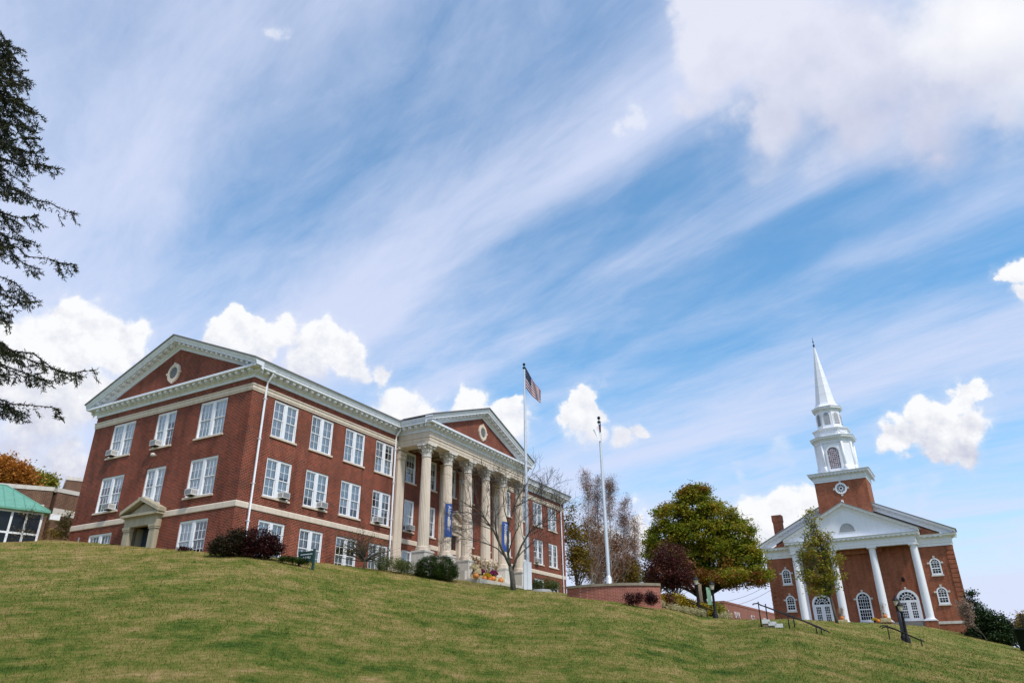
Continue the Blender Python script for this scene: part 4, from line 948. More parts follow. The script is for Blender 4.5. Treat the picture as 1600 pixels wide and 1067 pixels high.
def stained():
    m, nt, b = newmat('stained_glass'); L = nt.links.new; tc = nt.nodes.new('ShaderNodeTexCoord'); v = nt.nodes.new('ShaderNodeTexVoronoi'); v.inputs['Scale'].default_value = 6.; L(tc.outputs['Object'], v.inputs['Vector'])
    sp_ = nt.nodes.new('ShaderNodeSeparateColor'); L(v.outputs['Color'], sp_.inputs[0]); r = ramp(nt, sp_.outputs[0], [(0, (.02, .02, .03)), (.35, (.14, .06, .08)), (.65, (.33, .20, .22)), (1, (.42, .36, .40))]); L(r.outputs[0], b.inputs['Base Color']); b.inputs['Roughness'].default_value = .2; return m
STAINED = stained()
def spiremat():
    m, nt, b = newmat('spire_panels'); L = nt.links.new; tc = nt.nodes.new('ShaderNodeTexCoord'); s_ = nt.nodes.new('ShaderNodeSeparateXYZ'); L(tc.outputs['Object'], s_.inputs[0])
    w = nt.nodes.new('ShaderNodeMath'); w.operation = 'FRACT'; d = nt.nodes.new('ShaderNodeMath'); d.operation = 'MULTIPLY'; d.inputs[1].default_value = .75; L(s_.outputs[2], d.inputs[0]); L(d.outputs[0], w.inputs[0])
    r = ramp(nt, w.outputs[0], [(0, (.58, .59, .63)), (.03, (.58, .59, .63)), (.05, (.80, .81, .86)), (1, (.76, .78, .83))]); L(r.outputs[0], b.inputs['Base Color']); b.inputs['Roughness'].default_value = .45; return m
SPIRE = spiremat()
CHURCH = build_church()
def CB(u, v, z):          # church coordinates to world: u right along the front, v out towards the lawn, z from the base course
    ex = Vector((math.cos(CYAW), math.sin(CYAW), 0)); n = Vector((ex.y, -ex.x, 0)); return CC + ex * u + n * v + Z3 * z

# ------------------------------------------------------------------ smaller built things
def hall_at(px, py, y):            # where a sight line meets the upright plane y metres in front of the hall
    d = ray(px, py); O = K + EY * y; return d * (O.dot(EY) / d.dot(EY))
RED = plain('flag_red', (.27, .003, .009), .7, .1); FWHITE = plain('flag_white', (.68, .68, .71), .7, .05); NAVY = plain('flag_navy', (.008, .014, .055), .7, .1)
BLUE = plain('banner_blue', (.012, .058, .26), .6, .15); BWHITE = plain('banner_lettering', (.75, .76, .80), .6, .05)

def flagpole(name, label, base, top, rad, grp=None):
    t = thing(name, label, 'flagpole', tuple(base), 0, 'flagpoles'); h = top.z - base.z
    m = MB(); m.lathe([(rad * 1.05, 0), (rad, h * .3), (rad * .55, h - .55)], 14); m.build('pole', METAL, t)
    b = MB(); b.lathe([(.10, h - .55), (.13, h - .5), (.13, h - .42), (.05, h - .38), (.05, h - .32)], 12); b.lathe([(.02, h - .28), (.09, h - .23), (.12, h - .14), (.09, h - .05), (.02, h - .01)], 14); b.build('finial_ball', DARKMETAL, t)
    r = MB(); r.tube([(rad + .03, 0, 1.4), (rad + .02, 0, h * .5), (rad * .6 + .03, 0, h - .6)], .008, 4); r.build('halyard', FWHITE, t)
    return t
f1b = at(824.8, 917.5, 55.); f1b.z = G(f1b.x, f1b.y) - .02; f1t = at(818.6, 567, 55.)
FP1 = flagpole('flagpole', 'tall silver flagpole with a white boxed base in front of the portico', f1b, Vector((f1b.x, f1b.y, f1t.z)), .125)
b = MB(); b.box(-.30, -.02, -.30, -.02, 0, 2.02); b.box(.0, .27, -.26, .02, 0, 1.9); b.box(-.33, .30, .021, .3, 0, 1.95); b.build('box_base', WHITE, FP1)

def flag(name, label, hoist_top, hoist_bot, fly_top, fly_bot, us=True):
    A, B, C, D = hoist_top, hoist_bot, fly_top, fly_bot
    nx, ny = 40, 26; t = thing(name, label, 'flag', tuple(A), 0, 'flags'); m = MB(); nrm = (C - A).cross(B - A).normalized(); V = []
    def P(s, q):
        p = A.lerp(B, q).lerp(C.lerp(D, q), s); w = .10 * s ** .6 * math.sin(9 * s + 2.2 * q) + .05 * s * math.sin(17 * s - 3 * q); sag = (C - A).length * .05 * math.sin(math.pi * s)
        return p + nrm * w * min(1, (C - A).length / 2.2) - Z3 * sag - A
    for j in range(ny + 1):
        for i in range(nx + 1): V.append(P(i / nx, j / ny))
    for j in range(ny):
        for i in range(nx):
            if us: mi = 2 if (i < 16 and j < 14) else (0 if (j // 2) % 2 == 0 else 1)
            else: mi = 2 if (i < 11 and j < 13) else 1
            m.f.append((j * (nx + 1) + i, j * (nx + 1) + i + 1, (j + 1) * (nx + 1) + i + 1, (j + 1) * (nx + 1) + i)); m.m.append(mi); m.sm.append(True)
    m.v = [tuple(v) for v in V]
    o = m.build('cloth', [RED, FWHITE, NAVY], t)
    md = o.modifiers.new('thickness', 'SOLIDIFY'); md.thickness = .008; md.offset = 0
    if us:
        s_ = MB()
        for r_ in range(9):
            for c_ in range(6 if r_ % 2 == 0 else 5):
                u, q = (.022 + .066 * (c_ + (0 if r_ % 2 == 0 else .5)) + .008), (.035 + .058 * r_)
                for sd_ in (-1, 1):
                    o_ = P(u, q) + nrm * .008 * sd_; e1 = (P(u + .012, q) - P(u, q)); e2 = (P(u, q + .019) - P(u, q))
                    s_.add([o_ + e1 * math.cos(a) * k + e2 * math.sin(a) * k for a, k in ((i * math.pi / 5 + math.pi / 2, 1. if i % 2 == 0 else .4) for i in range(10))], [tuple(range(10))])
        s_.build('stars', FWHITE, t)
    else:
        s_ = MB()
        for sd_ in (-1, 1):
            for (u0, u1, v0, v1) in ((.18, .22, .08, .42), (.10, .179, .17, .23), (.221, .30, .17, .23)): s_.quad(*[P(u, v) + nrm * .008 * sd_ for u, v in ((u0, v0), (u1, v0), (u1, v1), (u0, v1))])
        s_.build('red_cross', RED, t)
    return t
def on_r(px, py, r): return at(px, py, r)
flag('flag', 'striped red and white flag with starred navy canton hanging from the taller pole', on_r(820.8, 573, 54.9), on_r(821.6, 606, 54.9), on_r(845, 611, 54.2), on_r(845.5, 630, 54.2))
f2b = at(951.5, 909, 51.2); f2t = at(938.2, 650, 51.2)
FP2 = flagpole('flagpole', 'silver flagpole rising from behind the curved brick planter wall', f2b - Z3 * .25, Vector((f2b.x, f2b.y, f2t.z)), .12)
b = MB(); b.lathe([(.30, 0), (.30, .06), (.20, .1), (.22, .5), (.15, .62), (.13, .66)], 12); b.build('pole_base', METAL, FP2)
flag('flag', 'limp white flag with a small navy canton on the shorter flagpole', on_r(938.6, 661, 51.1), on_r(939.4, 688, 51.1), on_r(926.5, 671, 50.9), on_r(936., 689, 50.7), False)

# curved brick planter wall
def planter():
    r0 = 49.; L_, Rr_ = at(885.5, 914, r0 + .9), at(1031, 914.5, r0 + .3); top = at(956, 911.5, r0 - .3).z
    ch = Vector((Rr_.x - L_.x, Rr_.y - L_.y)); c = ch.length / 2; sag = 1.05; Rad = (c * c + sag * sag) / (2 * sag); mid = Vector((L_.x + Rr_.x, L_.y + Rr_.y)) / 2
    n = Vector((-ch.y, ch.x)).normalized();  n = n if n.dot(mid) > 0 else -n; cen = mid + n * (Rad - sag)
    a0 = math.atan2(L_.y - cen.y, L_.x - cen.x); a1 = math.atan2(Rr_.y - cen.y, Rr_.x - cen.x); 
    if a1 < a0: a1 += 2 * math.pi
    gb = min(G(mid.x, mid.y), top - 1.3) - 1.6
    base = Vector((mid.x, mid.y, gb)); t = thing('planter_wall', 'curved low brick planter wall with a grey stone coping', 'garden wall', tuple(base))
    N = 40; A = [a0 + (a1 - a0) * i / N for i in range(N + 1)]
    def ring(mb, ra, rb, z0, z1):
        vs = []
        for a in A:
            for (q, z) in ((ra, z0), (rb, z0), (rb, z1), (ra, z1)): vs.append((cen.x + q * math.cos(a) - base.x, cen.y + q * math.sin(a) - base.y, z - base.z))
        fs = [(4 * i + k, 4 * (i + 1) + k, 4 * (i + 1) + (k + 1) % 4, 4 * i + (k + 1) % 4) for i in range(N) for k in range(4)] + [(0, 1, 2, 3), (4 * N + 3, 4 * N + 2, 4 * N + 1, 4 * N)]
        mb.add(vs, fs)
    w = MB(); ring(w, Rad - .38, Rad, gb, top - .16); 
    def ret(P, mb, w_, z0, z1):         # straight wing walls running back up the slope
        n2 = (Vector((P.x, P.y)).normalized() + n * .35).normalized(); d = n2 * 4.5; s = Vector((n2.y, -n2.x)) * w_
        vs = [(P.x + o.x - base.x, P.y + o.y - base.y, z - base.z) for z in (z0, z1) for o in (s * -.5, s * .5, s * .5 + d, s * -.5 + d)]
        mb.add(vs, [(0, 1, 2, 3), (7, 6, 5, 4), (0, 4, 5, 1), (1, 5, 6, 2), (2, 6, 7, 3), (3, 7, 4, 0)])
    Pr = Vector((Rr_.x, Rr_.y)) + n * .05; Pr -= Vector((.22, 0)); ret(Pr, w, .38, gb, top - .162); w.build('wall', BRICK_W, t)
    c_ = MB(); ring(c_, Rad - .46, Rad + .08, top - .158, top); ret(Pr, c_, .52, top - .16, top - .002); c_.build('coping', COPING, t)
    s = MB(); s.add([(cen.x + (Rad - .4) * math.cos(a) - base.x, cen.y + (Rad - .4) * math.sin(a) - base.y, top - .30 - base.z) for a in A] + [(Rr_.x * 1.08 - base.x - .3, Rr_.y * 1.08 - base.y, top - .30 - base.z), (L_.x + n.x * 5 - base.x, L_.y + n.y * 5 - base.y, top - .30 - base.z)], [tuple(range(N + 3))]); s.build('soil', SOIL, t)
SOIL = plain('soil', (.06, .045, .03), .9, .3, 8.)
planter()
dr_ = stand(846, 54.2); t = thing('concrete_disc', 'low round concrete block beside the boxed flagpole base', 'concrete block', tuple(dr_ - Z3 * .2)); m = MB(); m.lathe([(.72, 0), (.72, .20), (.64, .27), (.3, .29)], 24); m.lathe([(.3, .26), (.3, .31), (.1, .33)], 16); m.build('slab', plain('grey_concrete', (.27, .27, .26), .85, .2), t)

# ---- lamps with banners
LAMPGLASS = plain('lamp_glass', (.50, .46, .36), .3, .1)
def lamp_post(label, base, h, grp):
    t = thing('lamp_post', label, 'street lamp', tuple(base), 0, grp)
    m = MB(); m.lathe([(.17, -.4), (.17, .25), (.13, .32), (.095, .45), (.08, h - .75), (.10, h - .72), (.10, h - .66)], 12); m.build('pole', DARKMETAL, t)
    g = MB(); g.lathe([(.10, h - .66), (.17, h - .36)], 6, smooth=False); g.build('lantern_glass', LAMPGLASS, t)
    r = MB(); r.lathe([(.22, h - .36), (.22, h - .32), (.10, h - .18), (.05, h - .14), (.04, h - .06), (.01, h)], 6, smooth=False)
    r.build('lantern_roof', DARKMETAL, t); return t
def banner(label, p, w, h, rz, mat, textstr=None, grp=None, tsize=.2, flip=1):
    t = thing('banner', label, 'banner', tuple(p), rz, grp); m = MB(); n = 10
    for i in range(n):
        z0, z1 = -h * i / n, -h * (i + 1) / n; f = lambda z: .03 * math.sin(z * 3.1)
        m.add([(0, f(z0), z0), (w, f(z0), z0), (w, f(z1), z1), (0, f(z1), z1), (0, f(z0) + .012, z0), (w, f(z0) + .012, z0), (w, f(z1) + .012, z1), (0, f(z1) + .012, z1)], [(0, 1, 2, 3), (7, 6, 5, 4), (0, 3, 7, 4), (1, 5, 6, 2)])
    m.build('cloth', mat, t); b = MB()
    for z in (.0, -h): b.tube([(-.08, .006, z), (w + .03, .006, z)], .016, 6)
    b.build('bracket', DARKMETAL, t)
    if textstr: text('lettering', textstr, tsize, BWHITE, t, (w * .36, -.05, -h * .06), (R_(90), R_(90), 0), .004, 'LEFT', 1.05)
    return t
GREENB = plain('banner_green', (.20, .34, .22), .6, .2); TANB = plain('banner_tan', (.62, .42, .27), .6, .2)
lp = [(1086.5, 53.6, 897.5, 1081), (1110.5, 53.0, 905, 1105.5)]
LEFTL = []
for (px, r, ty, tx), lab in zip(lp, ('black lamp post with a tan banner beside the yellow shrubs', 'black lamp post with a pale green banner at the end of the yellow shrubs')):
    p = stand(px, r); top = at(tx, ty, r).z; LEFTL.append((p, top)); lamp_post(lab, p, top - p.z, 'lamp posts with banners on the slope')
(p, z), (p2, z2) = LEFTL
banner('tan banner on the lamp post beside the yellow shrubs', Vector((p.x + .12, p.y, z - .62)), .26, 1.2, R_(-50), TANB, None, 'lamp post banners'); banner('pale green banner on the lamp post nearer the church', Vector((p2.x - .42, p2.y, z2 - .5)), .30, 1.15, R_(8), GREENB, None, 'lamp post banners')
RL, rr = ongrass(1391, 998)
for (tx, ty, bx, r_, lab) in ((1381.5, 929.5, 1391, rr + 1.3, 'taller black lamp post in front of the church, the farther of the close pair'), (1387.5, 937.5, 1396, rr, 'nearer black lamp post in front of the church with a dark banner')):
    p = stand(bx, r_); top = at(tx, ty, r_).z; lamp_post(lab, p, top - p.z, 'lamp posts with banners on the slope'); zz = top
DKB = plain('banner_dark', (.006, .007, .022), .6, .5, 2.)
banner('dark blue narrow banner on the lamp post in front of the church', Vector((p.x - .30, p.y - .05, zz - .66)), .17, 1.15, R_(10), DKB, None, 'lamp post banners')

# ---- handrails and steps
def rail(name, label, lines, posts, rad=.035):
    o = lines[0][0]; t = thing(name, label, 'handrail', tuple(o), 0, 'black metal handrails'); 
    for ln in lines: m = MB(); m.tube([q - o for q in ln], rad, 6); m.build('rail', DARKMETAL, t)
    for a, b in posts: b = Vector((b.x, b.y, min(b.z, G(b.x, b.y) - .15))); m = MB(); m.tube([a - o, b - o], rad * .9, 6); m.build('post', DARKMETAL, t)
rs_ = ongrass(1206, 980)[1] or 48.; RA, RB = rs_ + .1, rs_ + 1.3
def R1(px, py, r=None):
    r = r or RA
    return at(px, py, r)
def R1_(px, py, r=49.): return at(px, py, r)
rail('handrail', 'long black handrail above the white steps, the nearer of the two', [[R1(1176, 945.), R1(1177, 943.), R1(1184.6, 942.), R1(1188, 944.5), R1(1205, 951), R1(1230, 961), R1(1258, 970.8), R1(1274.7, 978.5), R1(1285, 982.5), R1(1294.5, 986.3), R1(1295.6, 988)]],
     [(R1(1184.5, 939.4), R1(1188.2, 968)), (R1(1230.3, 958), R1(1233.9, 983)), (R1(1274.5, 976.5), R1(1276.6, 988.5))])
rail('handrail', 'black handrail above the white steps, the farther of the two', [[R1(1187, 944.6, RB), R1(1196, 947.2, RB), R1(1239, 962.6, RB), R1(1282.5, 980, RB), R1(1287, 983, RB), R1(1287.6, 985.5, RB)]],
     [(R1(1195.8, 942.8, RB), R1(1199.2, 969, RB)), (R1(1238.9, 961, RB), R1(1242.8, 984, RB)), (R1(1282.4, 978.8, RB), R1(1283.7, 989, RB))])
r3 = rr - .6
rail('handrail', 'short black handrail next to the close pair of lamp posts', [[R1(1374.5, 980, r3), R1(1376, 977.7, r3), R1(1381, 976.6, r3), R1(1387, 978.3, r3), R1(1397, 981.5, r3), R1(1420, 991.5, r3), R1(1439, 999.6, r3), R1(1444, 1001.5, r3)], [R1(1377.5, 982, r3 + .8), R1(1379, 979.8, r3 + .8), R1(1384, 979, r3 + .8), R1(1397, 982.5, r3 + .8), R1(1438, 1000, r3 + .8)]],
     [(R1(1386, 975, r3), R1(1390, 998, r3)), (R1(1438.5, 997, r3), R1(1440, 1004, r3))])
lo_ = [Vector((p[0], p[1])) for p in ()]
pR = stand(1052, 57.); 
rail('handrail', 'black stair handrail sloping down among the yellow shrubs', [[R1(1040, 918.5, 56), R1(1052, 925, 56), R1(1070, 933.5, 55), R1(1090, 943, 54), R1(1104, 949.5, 53.6), R1(1114, 953, 53.6)], [R1(1044, 924, 56), R1(1054, 929, 56), R1(1070, 936.5, 55), R1(1090, 946, 54), R1(1104, 952, 53.6)]],
     [(R1(x, y, r), R1(x + 1, y + 24, r)) for x, y, r in ((1067, 930, 55.2), (1091, 942, 54), (1104.5, 948, 53.6))])
st = thing('garden_steps', 'short flight of white concrete steps set into the slope below the handrail', 'steps', tuple(R1(1190, 967.5, rs_)))
o = R1(1190, 967.5, rs_); e = (R1(1222, 967.5, rs_) - o); e.z = 0; W_ = e.length; e.normalize(); nb = Vector((-e.y, e.x, 0)); nb = nb if nb.y > 0 else -nb
m = MB(); rise = (o.z - R1(1220, 977., rs_).z) / 3
for i in range(3):
    a, bb = W_ * (i * .30), W_ * (i * .30 + .40); z = -rise * i
    vs = [e * x + nb * y + Z3 * zz for zz in (z - .20, z) for (x, y) in ((a, 0), (bb, 0), (bb, 1.3), (a, 1.3))]
    m.add(vs, [(0, 1, 2, 3), (7, 6, 5, 4), (0, 4, 5, 1), (1, 5, 6, 2), (2, 6, 7, 3), (3, 7, 4, 0)])
k_ = MB()
for i in range(3):
    a, bb = W_ * (i * .30), W_ * (i * .30 + .40); q = o + e * bb; zl = min(-rise * i - .25, G(q.x, q.y) - o.z - .4)
    vs = [e * x + nb * y + Z3 * zz for zz in (zl, -rise * i - .202) for (x, y) in ((a + .03, .03), (bb - .03, .03), (bb - .03, 1.27), (a + .03, 1.27))]
    k_.add(vs, [(0, 1, 2, 3), (7, 6, 5, 4), (0, 4, 5, 1), (1, 5, 6, 2), (2, 6, 7, 3), (3, 7, 4, 0)])
k_.build('cheek_wall', plain('brown_step_side', (.20, .15, .10), .9, .3), st)
m.build('step', plain('white_concrete', (.62, .61, .60), .8, .1), st)

# ---- banners on the portico columns, sign
for x, lab in ((XC + 3.17 * -1.5, 'blue banner with white script lettering on the second portico column'), (XC + 3.17 * 1.5, 'blue banner half hidden by bare branches on the fifth portico column')):
    p = HB(x - .52, -2.98, 2.85); banner(lab, p, .66, 2.72, YAW + R_(-24), BLUE, 'Alderson', 'blue banners on the portico columns', .46)
SG = plain('sign_green', (.012, .045, .035), .5, .15)
sA, sB = at(467.5, 876, 46.2), at(489.3, 880, 45.4); sA.z = G(sA.x, sA.y); sB.z = G(sB.x, sB.y); ang = math.atan2(sB.y - sA.y, sB.x - sA.x); wS = math.hypot(sB.x - sA.x, sB.y - sA.y)
zt_ = at(489.3, 858.5, 45.4).z - sB.z; sg = thing('campus_sign', 'small dark green sign on two posts with white lettering in front of the hall', 'sign', tuple(sA), ang)
m = MB(); dzz = sB.z - sA.z; m.box(-.05, .05, -.05, .05, -.3, zt_ + dzz - .02); m.build('post', SG, sg); m = MB(); m.box(wS - .06, wS + .06, -.06, .06, -.4, zt_ + dzz + .05); m.build('post', SG, sg)
m = MB(); m.box(.05, wS - .06, -.03, .03, zt_ + dzz - .66, zt_ + dzz - .04); m.build('panel', SG, sg)
m = MB(); m.box(.09, wS - .09, -.036, -.031, zt_ + dzz - .24, zt_ + dzz - .20); m.build('white_line', BWHITE, sg)
text('lettering', 'A.E MU', .2, BWHITE, sg, (wS * .52, -.034, zt_ + dzz - .48), (R_(90), 0, 0), .002)

# ---- autumn display on the forecourt
HAY = plain('hay', (.56, .44, .24), .9, .35, 14., bump=1.); PUMP = plain('pumpkin_skin', (.62, .20, .03), .5, .2, 3.); STEM = plain('pumpkin_stem', (.12, .13, .05), .8, .2)
def rough(mb_, amp, seed):
    rg = random.Random(seed); mb_.v = [(x + rg.uniform(-amp, amp), y + rg.uniform(-amp, amp), z + rg.uniform(-amp, amp)) for x, y, z in mb_.v]
def hay_bale(label, p, rz, grp, tilt=0., s=1.):
    t = thing('hay_bale', label, 'hay bale', tuple(p), rz, grp); m = MB(Matrix.Rotation(tilt, 4, 'Y')); nx, ny, nz_ = 8, 4, 4; L_, D_, H_ = .95 * s, .48 * s, .42 * s
    rg = random.Random(int(p.x * 100) + 7)
    def face(f, na, nb):
        vs = [f(i / na, j / nb) for j in range(nb + 1) for i in range(na + 1)]; m.add(vs, [(j * (na + 1) + i, j * (na + 1) + i + 1, (j + 1) * (na + 1) + i + 1, (j + 1) * (na + 1) + i) for j in range(nb) for i in range(na)])
    pu = lambda u, v: .03 * math.sin(math.pi * u) * math.sin(math.pi * v) + rg.uniform(-.012, .012)
    face(lambda u, v: (L_ * (u - .5), -D_ / 2 - pu(u, v), H_ * v), nx, nz_); face(lambda u, v: (L_ * (u - .5), D_ / 2 + pu(u, v), H_ * v), nx, nz_)
    face(lambda u, v: (L_ * (u - .5), D_ * (v - .5), H_ + pu(u, v)), nx, ny); face(lambda u, v: (L_ * (u - .5), D_ * (v - .5), 0), nx, ny)
    face(lambda u, v: (-L_ / 2 - pu(u, v), D_ * (u - .5), H_ * v), ny, nz_); face(lambda u, v: (L_ / 2 + pu(u, v), D_ * (u - .5), H_ * v), ny, nz_)
    m.build('straw', HAY, t); s_ = MB(Matrix.Rotation(tilt, 4, 'Y'))
    for x in (-.22 * s, .22 * s): s_.tube([(x, -D_ / 2 - .05, .0), (x, -D_ / 2 - .05, H_ + .045), (x, D_ / 2 + .05, H_ + .045), (x, D_ / 2 + .05, 0)], .008, 4)
    s_.build('twine', STEM, t); return t
def pumpkin(label, p, r, grp):
    t = thing('pumpkin', label, 'pumpkin', tuple(p), 0, grp); m = MB()
    m.lathe([(.02, .10 * r), (r * .55, 0), (r * .9, .25 * r), (r, .75 * r), (r * .85, 1.25 * r), (r * .5, 1.5 * r), (r * .1, 1.42 * r)], 30, mod=lambda i, n: 1 - .07 * abs(math.sin(math.pi * i / 3.75)))
    m.build('shell', PUMP, t); s = MB(); s.tube([(0, 0, 1.4 * r), (.02, 0, 1.65 * r), (.08, 0, 1.85 * r)], [.035, .025, .02], 6); s.build('stalk', STEM, t); return t

# ------------------------------------------------------------------ plants
RNG = np.random.default_rng(11)
def unit(n, rng):
    v = rng.normal(size=(n, 3)); return v / np.linalg.norm(v, axis=1, keepdims=True)
def leaf_quads(P, size, rng, up=.5, aspect=.55):
    """one rhombic leaf per point"""
    n = len(P); a = unit(n, rng); nrm = unit(n, rng); nrm[:, 2] = np.abs(nrm[:, 2]) + up; nrm /= np.linalg.norm(nrm, axis=1, keepdims=True)
    a -= nrm * (a * nrm).sum(1, keepdims=True); a /= np.linalg.norm(a, axis=1, keepdims=True) + 1e-9; b = np.cross(nrm, a); s = size * rng.uniform(.6, 1.35, (n, 1))
    return np.stack([P - a * s * .5, P + b * s * aspect * .5, P + a * s * .5, P - b * s * aspect * .5], 1).reshape(-1, 3)
def blob(px, py, r, w, h, depth=None, dr=0.):
    """ellipsoid seen at a pixel, r metres out, w x h pixels across"""
    c = at(px, py, r); d = (c - ray(px, py) * 0).length; m = d / F_PX * math.cos(math.atan(math.hypot(px - 800, py - 533.5) / F_PX)); rx, rz = w / 2 * m, h / 2 * m * 1.04
    if dr: c = c * ((r + dr) / r); c.z = at(px, py, r + dr).z
    return (np.array(c), rx, depth or rx, rz)
def crown_points(blobs, n_cl, n_leaf, spread, rng, shell=.55, flat=.7):
    vol = np.array([b[1] * b[2] * b[3] for b in blobs]) ** .67; k = rng.choice(len(blobs), n_cl, p=vol / vol.sum()); out = []; cl = []
    for i in k:
        c, rx, ry, rz = blobs[i]; v = unit(1, rng)[0] * rng.uniform(shell, 1.0) ** .6; f = c / np.hypot(c[0], c[1]); rt = np.array([f[1], -f[0], 0]); fw = np.array([f[0], f[1], 0])
        p = c + rt * v[0] * rx + fw * v[1] * ry + np.array([0, 0, v[2] * rz]); cl.append(p)
        out.append(p + rng.normal(size=(int(n_leaf * rng.uniform(.5, 1.5)), 3)) * np.array([spread, spread, spread * flat]))
    return np.array(cl), np.concatenate(out)
def limb(mb, a, b, r0, r1, rng, bend=.12, n=5, sides=6):
    a, b = Vector(a), Vector(b); L_ = (b - a).length; pts = []
    o = Vector(rng.normal(size=3)) * L_ * bend; o.z = abs(o.z) * .6
    for i in range(n + 1):
        u = i / n; pts.append(a.lerp(b, u) + o * math.sin(math.pi * u))
    mb.tube(pts, [r0 + (r1 - r0) * (i / n) for i in range(n + 1)], sides); return pts
def plant(name, label, cat, base, blobs, mat, n_cl, n_leaf, size, spread, seed, bark=None, trunk_r=.15, trunk_top=None, limbs=14, group=None, up=.5, shell=.55, flat=.7, aspect=.55, crown='crown', twig=.02):
    rng = np.random.default_rng(seed); base = Vector(base); t = thing(name, label, cat, tuple(base), 0, group); B = np.array(base)
    cl, P = crown_points(blobs, n_cl, n_leaf, spread, rng, shell, flat); g = Gn(P[:, 0], P[:, 1]); P = P[P[:, 2] > g + .02]
    npmesh(crown, leaf_quads(P, size, rng, up, aspect) - B, 4, mat, t)
    if bark:
        m = MB(Matrix.Translation(-base)); tt = Vector(trunk_top) if trunk_top is not None else Vector(np.mean([b[0] for b in blobs], 0)); tr = []
        N = 8; w = Vector(rng.normal(size=3)) * trunk_r * .8; w.z = 0
        for i in range(N + 1):
            u = i / N; tr.append(base.lerp(tt, u) - Z3 * (.3 if i == 0 else 0) + w * math.sin(2.2 * math.pi * u))
        m.tube(tr, [trunk_r * (1.35 if i == 0 else 1.0) * (1 - .75 * i / N) for i in range(N + 1)], 10)
        idx = rng.choice(len(cl), min(limbs, len(cl)), replace=False)
        for i in idx:
            c = cl[i]; hz = max(0., min(1., (c[2] - base.z) / max(.1, tt.z - base.z) - .35)); k = int(max(2, min(N, round(hz * N + rng.uniform(-1, 1))))); s = tr[k]
            r_ = trunk_r * (1 - .75 * k / N) * .55; pts = limb(m, s, c, r_, max(.006, twig * .6), rng, .10, 6, 5)
            for q in range(3):
                j = rng.integers(2, 6); c2 = c + rng.normal(size=3) * spread * 1.6; limb(m, pts[j], c2, max(.008, r_ * .3), .005, rng, .1, 3, 3)
        m.build('trunk', bark, t)
    return t
BARK = plain('grey_brown_bark', (.10, .082, .065), .9, .4, 6., bump=.8); BARKD = plain('dark_bark', (.028, .022, .018), .9, .35, 5., bump=.6); BIRCHB = plain('birch_bark', (.42, .38, .34), .8, .4, 5.); MOSSY = plain('lichen_bark', (.075, .070, .054), .9, .55, 7., bump=.8)
L_MAPLE = leafmat('maple_leaves', [(.075, .118, .012), (.150, .200, .016), (.25, .275, .022), (.40, .34, .034), (.36, .17, .034)], trans=.45)
L_MAPLE2 = leafmat('maple_top_leaves', [(.10, .10, .02), (.18, .14, .03), (.26, .125, .035)])
L_RUSSET = leafmat('russet_maple_leaves', [(.07, .038, .012), (.18, .075, .018), (.30, .12, .026), (.28, .19, .03)], trans=.4)
L_PURPLE = leafmat('purple_leaves', [(.022, .007, .009), (.065, .016, .018), (.13, .035, .026), (.17, .08, .045)])
L_OLIVE = leafmat('olive_leaves', [(.07, .06, .012), (.16, .125, .018), (.28, .19, .026), (.30, .15, .03)], trans=.35)
L_BROWN = leafmat('russet_leaves', [(.07, .04, .02), (.16, .075, .03), (.24, .11, .04)])
L_TWIG = leafmat('bare_twig_tips', [(.10, .05, .03), (.21, .085, .04), (.30, .14, .06)], trans=0)
L_YEW = leafmat('yew_needles', [(.010, .022, .004), (.026, .055, .006), (.065, .105, .014)], trans=.1)
L_JUN = leafmat('juniper_needles', [(.03, .055, .012), (.075, .105, .02), (.13, .14, .03)], trans=.1)
L_RED = leafmat('burgundy_leaves', [(.012, .007, .008), (.045, .010, .012), (.10, .022, .02)])
L_DUSK = leafmat('dusky_leaves', [(.015, .018, .010), (.035, .032, .014), (.06, .03, .018)])
L_YEL = leafmat('yellow_leaves', [(.10, .08, .012), (.42, .30, .018), (.66, .48, .03)], trans=.35)
L_PALE = leafmat('pale_grass', [(.26, .24, .10), (.48, .42, .22), (.60, .55, .34)])
L_YOUNG = leafmat('young_maple_leaves', [(.09, .13, .018), (.20, .225, .024), (.34, .29, .036), (.33, .15, .035)], trans=.4)
L_CON = leafmat('dark_conifer', [(.008, .018, .006), (.020, .045, .010), (.05, .08, .018)], trans=.1)
L_ORA = leafmat('orange_leaves', [(.28, .10, .02), (.48, .19, .03), (.58, .30, .06)])
L_YG = leafmat('yellow_green_leaves', [(.12, .13, .015), (.26, .24, .03), (.38, .33, .05)])
L_FAR = leafmat('far_autumn_leaves', [(.20, .13, .11), (.33, .22, .17), (.30, .26, .18)])
L_SPR = leafmat('spruce_needles', [(.012, .018, .008), (.032, .040, .014), (.075, .065, .025)], trans=.15)
CORN = leafmat('dry_corn_leaves', [(.12, .065, .018), (.27, .16, .05), (.42, .29, .12)])
MUMR = leafmat('magenta_flowers', [(.15, .01, .06), (.32, .02, .14), (.42, .05, .22)]); MUMY = leafmat('yellow_flowers', [(.55, .38, .02), (.75, .55, .03)])

